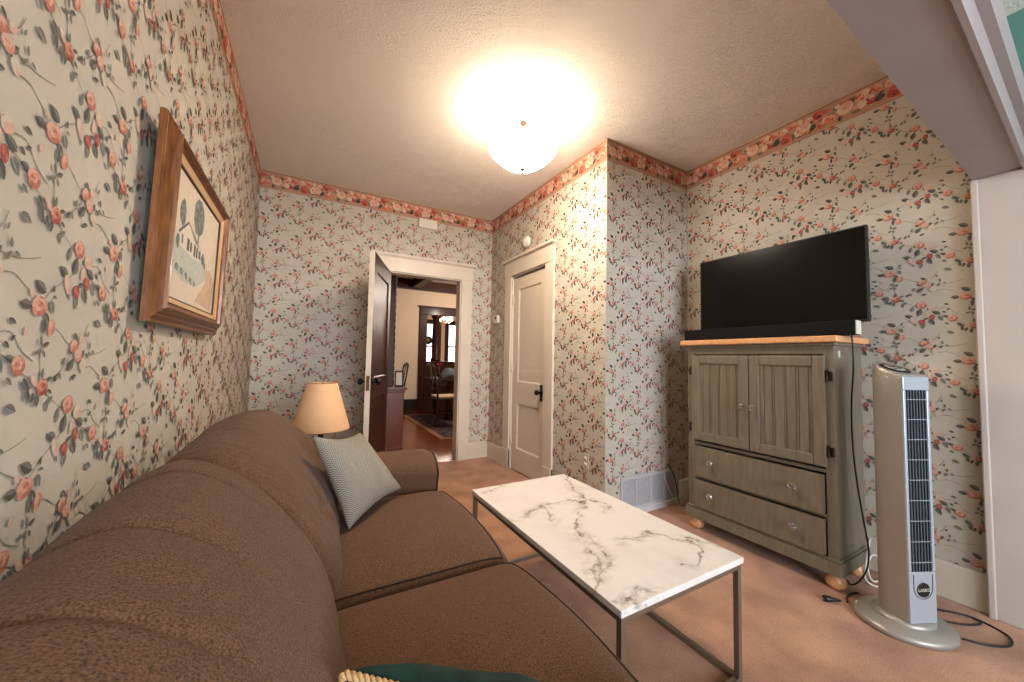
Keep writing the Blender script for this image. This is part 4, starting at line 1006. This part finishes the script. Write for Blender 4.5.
# far wall with two windows
WN = [(3.30,3.86),(4.20,4.80)]
b = MB(); xs = [HX0]+[v for q in WN for v in q]+[6.1]
for i in range(0,len(xs),2): b.box((xs[i],12.0,0),(xs[i+1],12.12,HZ))
for a, c_ in WN: b.box((a,12.0,0),(c_,12.12,.75)); b.box((a,12.0,2.3),(c_,12.12,HZ))
struct(b.build('wall_dining_back', M['cream_wall']))
b = MB(); b.box((HX0-.1,HY1,0),(HX0,12.1,HZ)); struct(b.build('wall_dining_left', M['cream_wall']))
for i, (a, c_) in enumerate(WN):
    b = MB(); b.box((a-.1,11.96,.65),(a+.03,12.1,2.42)); b.box((c_-.03,11.96,.65),(c_+.1,12.1,2.42)); b.box((a,11.96,2.27),(c_,12.1,2.42)); b.box((a-.12,11.9,.68),(c_+.12,12.1,.75)); b.box((a,12.02,1.5),(c_,12.07,1.55))
    w = struct(b.build('window_%d' % (i+2), M['dark_wood'], bevel=.004))
    b = MB(); b.box((a,12.06,.75),(c_,12.065,2.3)); b.build('pane', M['pane'], w)
    b = MB(); n = 3
    for k in range(1,n): x = a+(c_-a)*k/n; b.box((x-.008,12.045,.75),(x+.008,12.06,1.5))
    b.build('muntin', M['trim_white'], w)
# pedestal with column beside the doorway
pe = thing('pedestal_column', 'varnished oak pedestal with dark column just inside the hall doorway', 'column', (.925,4.52,0))
m = MB(); m.box((-.10,-.10,.09),(.10,.10,.735)); m.build('pedestal', M['mid_wood'], pe, bevel=.006)
m = MB(); m.box((-.125,-.125,0),(.125,.125,.05)); m.box((-.113,-.113,.05),(.113,.113,.09)); m.build('plinth', M['mid_wood'], pe, bevel=.006)
m = MB(); m.box((-.115,-.115,.735),(.115,.115,.76)); m.box((-.13,-.13,.76),(.13,.13,.79)); m.build('cap', M['mid_wood'], pe, bevel=.006)
m = MB(); m.box((-.095,-.05,.79),(-.02,.05,2.64)); m.build('column', M['dark_wood'], pe, bevel=.006)
m = MB()
for k in range(22): m.lathe([(.014,.81+k*.082),(.019,.83+k*.082),(.020,.85+k*.082),(.018,.87+k*.082),(.014,.89+k*.082)],(-.02,0,0),10)
m.build('carved_edge', M['dark_wood'], pe)
ph_ = thing('photo_frame', 'small dark photo frame standing on the oak pedestal in the hall', 'photo frame', (.985,4.52,.79), -.35)
m = MB(); m.box((-.05,-.008,0),(-.035,.008,.19)); m.box((.035,-.008,0),(.05,.008,.19)); m.box((-.035,-.008,0),(.035,.008,.018)); m.box((-.035,-.008,.172),(.035,.008,.19)); m.build('frame', M['black_wood'], ph_)
m = MB(); m.box((-.036,-.003,.017),(.036,.003,.173)); m.build('photo', M['art_paper'], ph_)
hs_ = thing('side_chair', 'small dark wooden chair against the cream wall of the hall', 'chair', (1.52,7.66,0), -PI/2)
def chair(root, seatm, woodm, s=1.0):
    m = MB(); m.box((-.22,-.22,.42),(.22,.22,.445)); m.build('seat_frame', woodm, root, bevel=.006)
    m = MB(); m.box((-.205,-.21,.445),(.205,.2,.485)); m.build('seat', seatm, root, bevel=.018, seg=3)
    for x in (-.195,.195):
        m = MB(); m.tube([(x,-.195,.0),(x,-.195,.42)],lambda t:.014+.008*t,8); m.build('leg', woodm, root)
        m = MB(); m.tube(spline([(x,.25,.0),(x,.205,.22),(x,.2,.45),(x*.97,.235,.7),(x*.93,.28,.98)],5),.017,8); m.build('leg', woodm, root)
        m = MB(); m.tube([(x,-.195,.2),(x,.205,.2)],.009,8); m.build('stretcher', woodm, root)
    m = MB(); m.tube(spline([(-.185,.275,.95),(-.1,.29,1.0),(0,.295,1.015),(.1,.29,1.0),(.185,.275,.95)],5),.022,8); m.tube([(-.185,.222,.6),(.185,.222,.6)],.014,8)
    m.grid([[(a*.055*w,.222+.06*t,.6+.4*t) for a in (-1,1)] for t, w in ((0,1),(.25,.6),(.5,1.1),(.75,.8),(1,1.2))],0); m.build('backrest', woodm, root)
chair(hs_, M['dark_wood'], M['black_wood'])
dch = thing('dining_chair', 'dark dining chair with cream seat drawn up to the table beyond the doorway', 'chair', (2.12,6.08,.019), PI/2)
chair(dch, M['seat_cream'], M['black_wood'])
dt = thing('dining_table', 'dark wooden dining table standing on the patterned rug beyond the doorway', 'table', (2.85,6.87,.0135))
m = MB(); m.box((-.72,-.55,.70),(.72,.55,.74)); m.build('tabletop', M['dark_wood'], dt, bevel=.008)
m = MB(); m.box((-.6,-.42,.61),(.6,.42,.70)); m.build('apron', M['dark_wood'], dt)
for sx in (-1,1):
    for sy in (-1,1):
        m = MB(); m.lathe([(.03,0),(.04,.05),(.028,.2),(.045,.45),(.05,.61)],(sx*.55,sy*.38,0),14); m.build('leg', M['dark_wood'], dt)
m = MB(); P = []
for i in range(19):
    row = []
    for j in range(15):
        u, v = i/18, j/14; h = (math.sin(PI*u)*math.sin(PI*v))**.6
        row.append((2.17+.40*u,6.42+.34*v,.754+h*(.20+.08*noise.noise(Vector((u*4,v*4,2))))))
    P.append(row)
m.grid(P); m.f.append(tuple([i*15 for i in range(19)]+[18*15+j for j in range(1,15)]+[i*15+14 for i in range(17,-1,-1)]+[j for j in range(13,0,-1)])); m.m.append(0); m.sm.append(False)
tag(m.build('folded_cloth', M['cloth_blue']), 'blue grey cloth bundled on the dining table beyond the doorway', 'cloth')
fl = thing('flower', 'small red flower in a dark pot on the dining table in the far room', 'flower', (2.27,6.92,.753))
m = MB(); m.lathe([(.03,0),(.045,.05),(.05,.09),(.045,.092),(.03,.06),(0,.06)],(0,0,0),16); m.build('pot', M['black_wood'], fl)
m = MB(); m.tube([(0,0,.06),(.005,0,.16),(0,.003,.25)],.005,6); m.build('stem', M['b_green'], fl)
m = MB()
for k in range(7):
    a = 2*PI*k/7; m.grid([[(r*math.cos(a+w*.4)*s_, r*math.sin(a+w*.4)*s_, .25+.02*(1-abs(w))+r*.2) for w in (-1,0,1)] for r, s_ in ((.0,1),(.03,1),(.055,.9))],0)
m.build('bloom', M['petal_red'], fl)
rg = thing('rug', 'dark patterned oriental rug with tan edge on the hall floor beyond the doorway', 'rug', (0,0,0))
m = MB(); m.box((1.76,5.02,.001),(4.4,7.22,.013)); m.build('pile', M['rug'], rg)
m = MB(); m.box((1.68,4.94,.001),(1.76,7.30,.012)); m.box((1.76,4.94,.001),(4.48,5.02,.012)); m.box((1.76,7.22,.001),(4.48,7.30,.012)); m.box((4.4,5.02,.001),(4.48,7.22,.012)); m.build('edge_band', M['rug_edge'], rg)
ch = thing('chandelier', 'small lit crystal chandelier hanging in the far dining room', 'chandelier', (3.28,9.6,2.62))
m = MB(); m.lathe([(.05,.2),(.05,.18),(.012,.17),(.008,-.36),(.03,-.40),(.045,-.45),(.02,-.52),(0,-.54)],(0,0,0),16); m.build('stem', M['canopy_dark'], ch)
for k in range(6):
    a = 2*PI*k/6; ca, sa = math.cos(a), math.sin(a)
    m = MB(); m.tube(spline([(.02*ca,.02*sa,-.46),(.1*ca,.1*sa,-.52),(.18*ca,.18*sa,-.46)],5),.006,6); ar = m.build('arm', M['canopy_dark'], ch)
    m = MB(); m.lathe([(.02,-.46),(.03,-.44),(.028,-.38),(.01,-.34),(0,-.335)],(.18*ca,.18*sa,0),12); m.build('lamp_bulb', mat('bulb_glow', (255,230,200), .5, emit=(255,214,170), emit_s=9) if k == 0 else bpy.data.materials['bulb_glow'], ar)
ws = thing('wall_sconce', 'dark mirrored wall plaque hanging on the cream wall of the far room', 'wall plaque', (3.52,11.995,1.72))
m = MB(); m.lathe([(.0,-.03),(.09,-.03),(.13,-.02),(.14,0)],(0,0,0),24,0,'y'); m.build('disc', M['black_wood'], ws)
m = MB(); m.lathe([(.06,-.035),(.06,-.03)],(0,0,0),20,0,'y'); m.build('mirror', M['steel'], ws)

# ------------------------------------------------------------------ lights
def area(name, loc, rot, sx, sy, e, col):
    l = bpy.data.lights.new(name,'AREA'); l.shape = 'RECTANGLE'; l.size = sx; l.size_y = sy; l.energy = e; l.color = col
    o = bpy.data.objects.new(name, l); C.objects.link(o); o.location = loc; o.rotation_euler = rot; return o
area('window_daylight', ((WX0+WX1)/2,AY0-.16,(WZ0+WZ1)/2), (PI/2,0,0), 2.9, 1.9, 160, (.80,.88,1))
def point(name, loc, e, col, r=.1):
    l = bpy.data.lights.new(name,'POINT'); l.energy = e; l.color = col; l.shadow_soft_size = r
    o = bpy.data.objects.new(name, l); C.objects.link(o); o.location = loc; return o
point('hall_lamp', (3.0,6.3,2.3), 60, (1,.87,.74)); point('dining_lamp', (3.42,9.6,2.1), 45, (1,.87,.74))
point('near_room_fill', (.8,-1.1,1.0), 12, (1,.92,.84), .25)  # unseen fill light added behind the camera to brighten walls and ceiling
W = bpy.data.worlds.new('sky'); bpy.context.scene.world = W; W.use_nodes = True
bg = W.node_tree.nodes['Background']; bg.inputs[0].default_value = (.78,.88,1,1); bg.inputs[1].default_value = 2.2

# ------------------------------------------------------------------ camera
f, yaw, pitch, roll = 364.6822, .5117, .0489, .0187
fw_ = Vector((math.sin(yaw)*math.cos(pitch), math.cos(yaw)*math.cos(pitch), math.sin(pitch)))
rt = Vector((math.cos(yaw), -math.sin(yaw), 0)); up = rt.cross(fw_)
r2 = math.cos(roll)*rt+math.sin(roll)*up; u2 = -math.sin(roll)*rt+math.cos(roll)*up
cd = bpy.data.cameras.new('camera'); cd.sensor_width = 36; cd.sensor_fit = 'HORIZONTAL'; cd.lens = f/1024*36; cd.clip_start = .02
co = bpy.data.objects.new('camera', cd); C.objects.link(co)
mw = Matrix.Identity(4)
for i in range(3): mw[i][0] = r2[i]; mw[i][1] = u2[i]; mw[i][2] = -fw_[i]
mw[2][3] = 1.15
co.matrix_world = mw
sc = bpy.context.scene; sc.camera = co
vs = sc.view_settings; vs.view_transform = 'Standard'; vs.look = 'None'; vs.gamma = 1; vs.use_curve_mapping = False; vs.exposure = .9
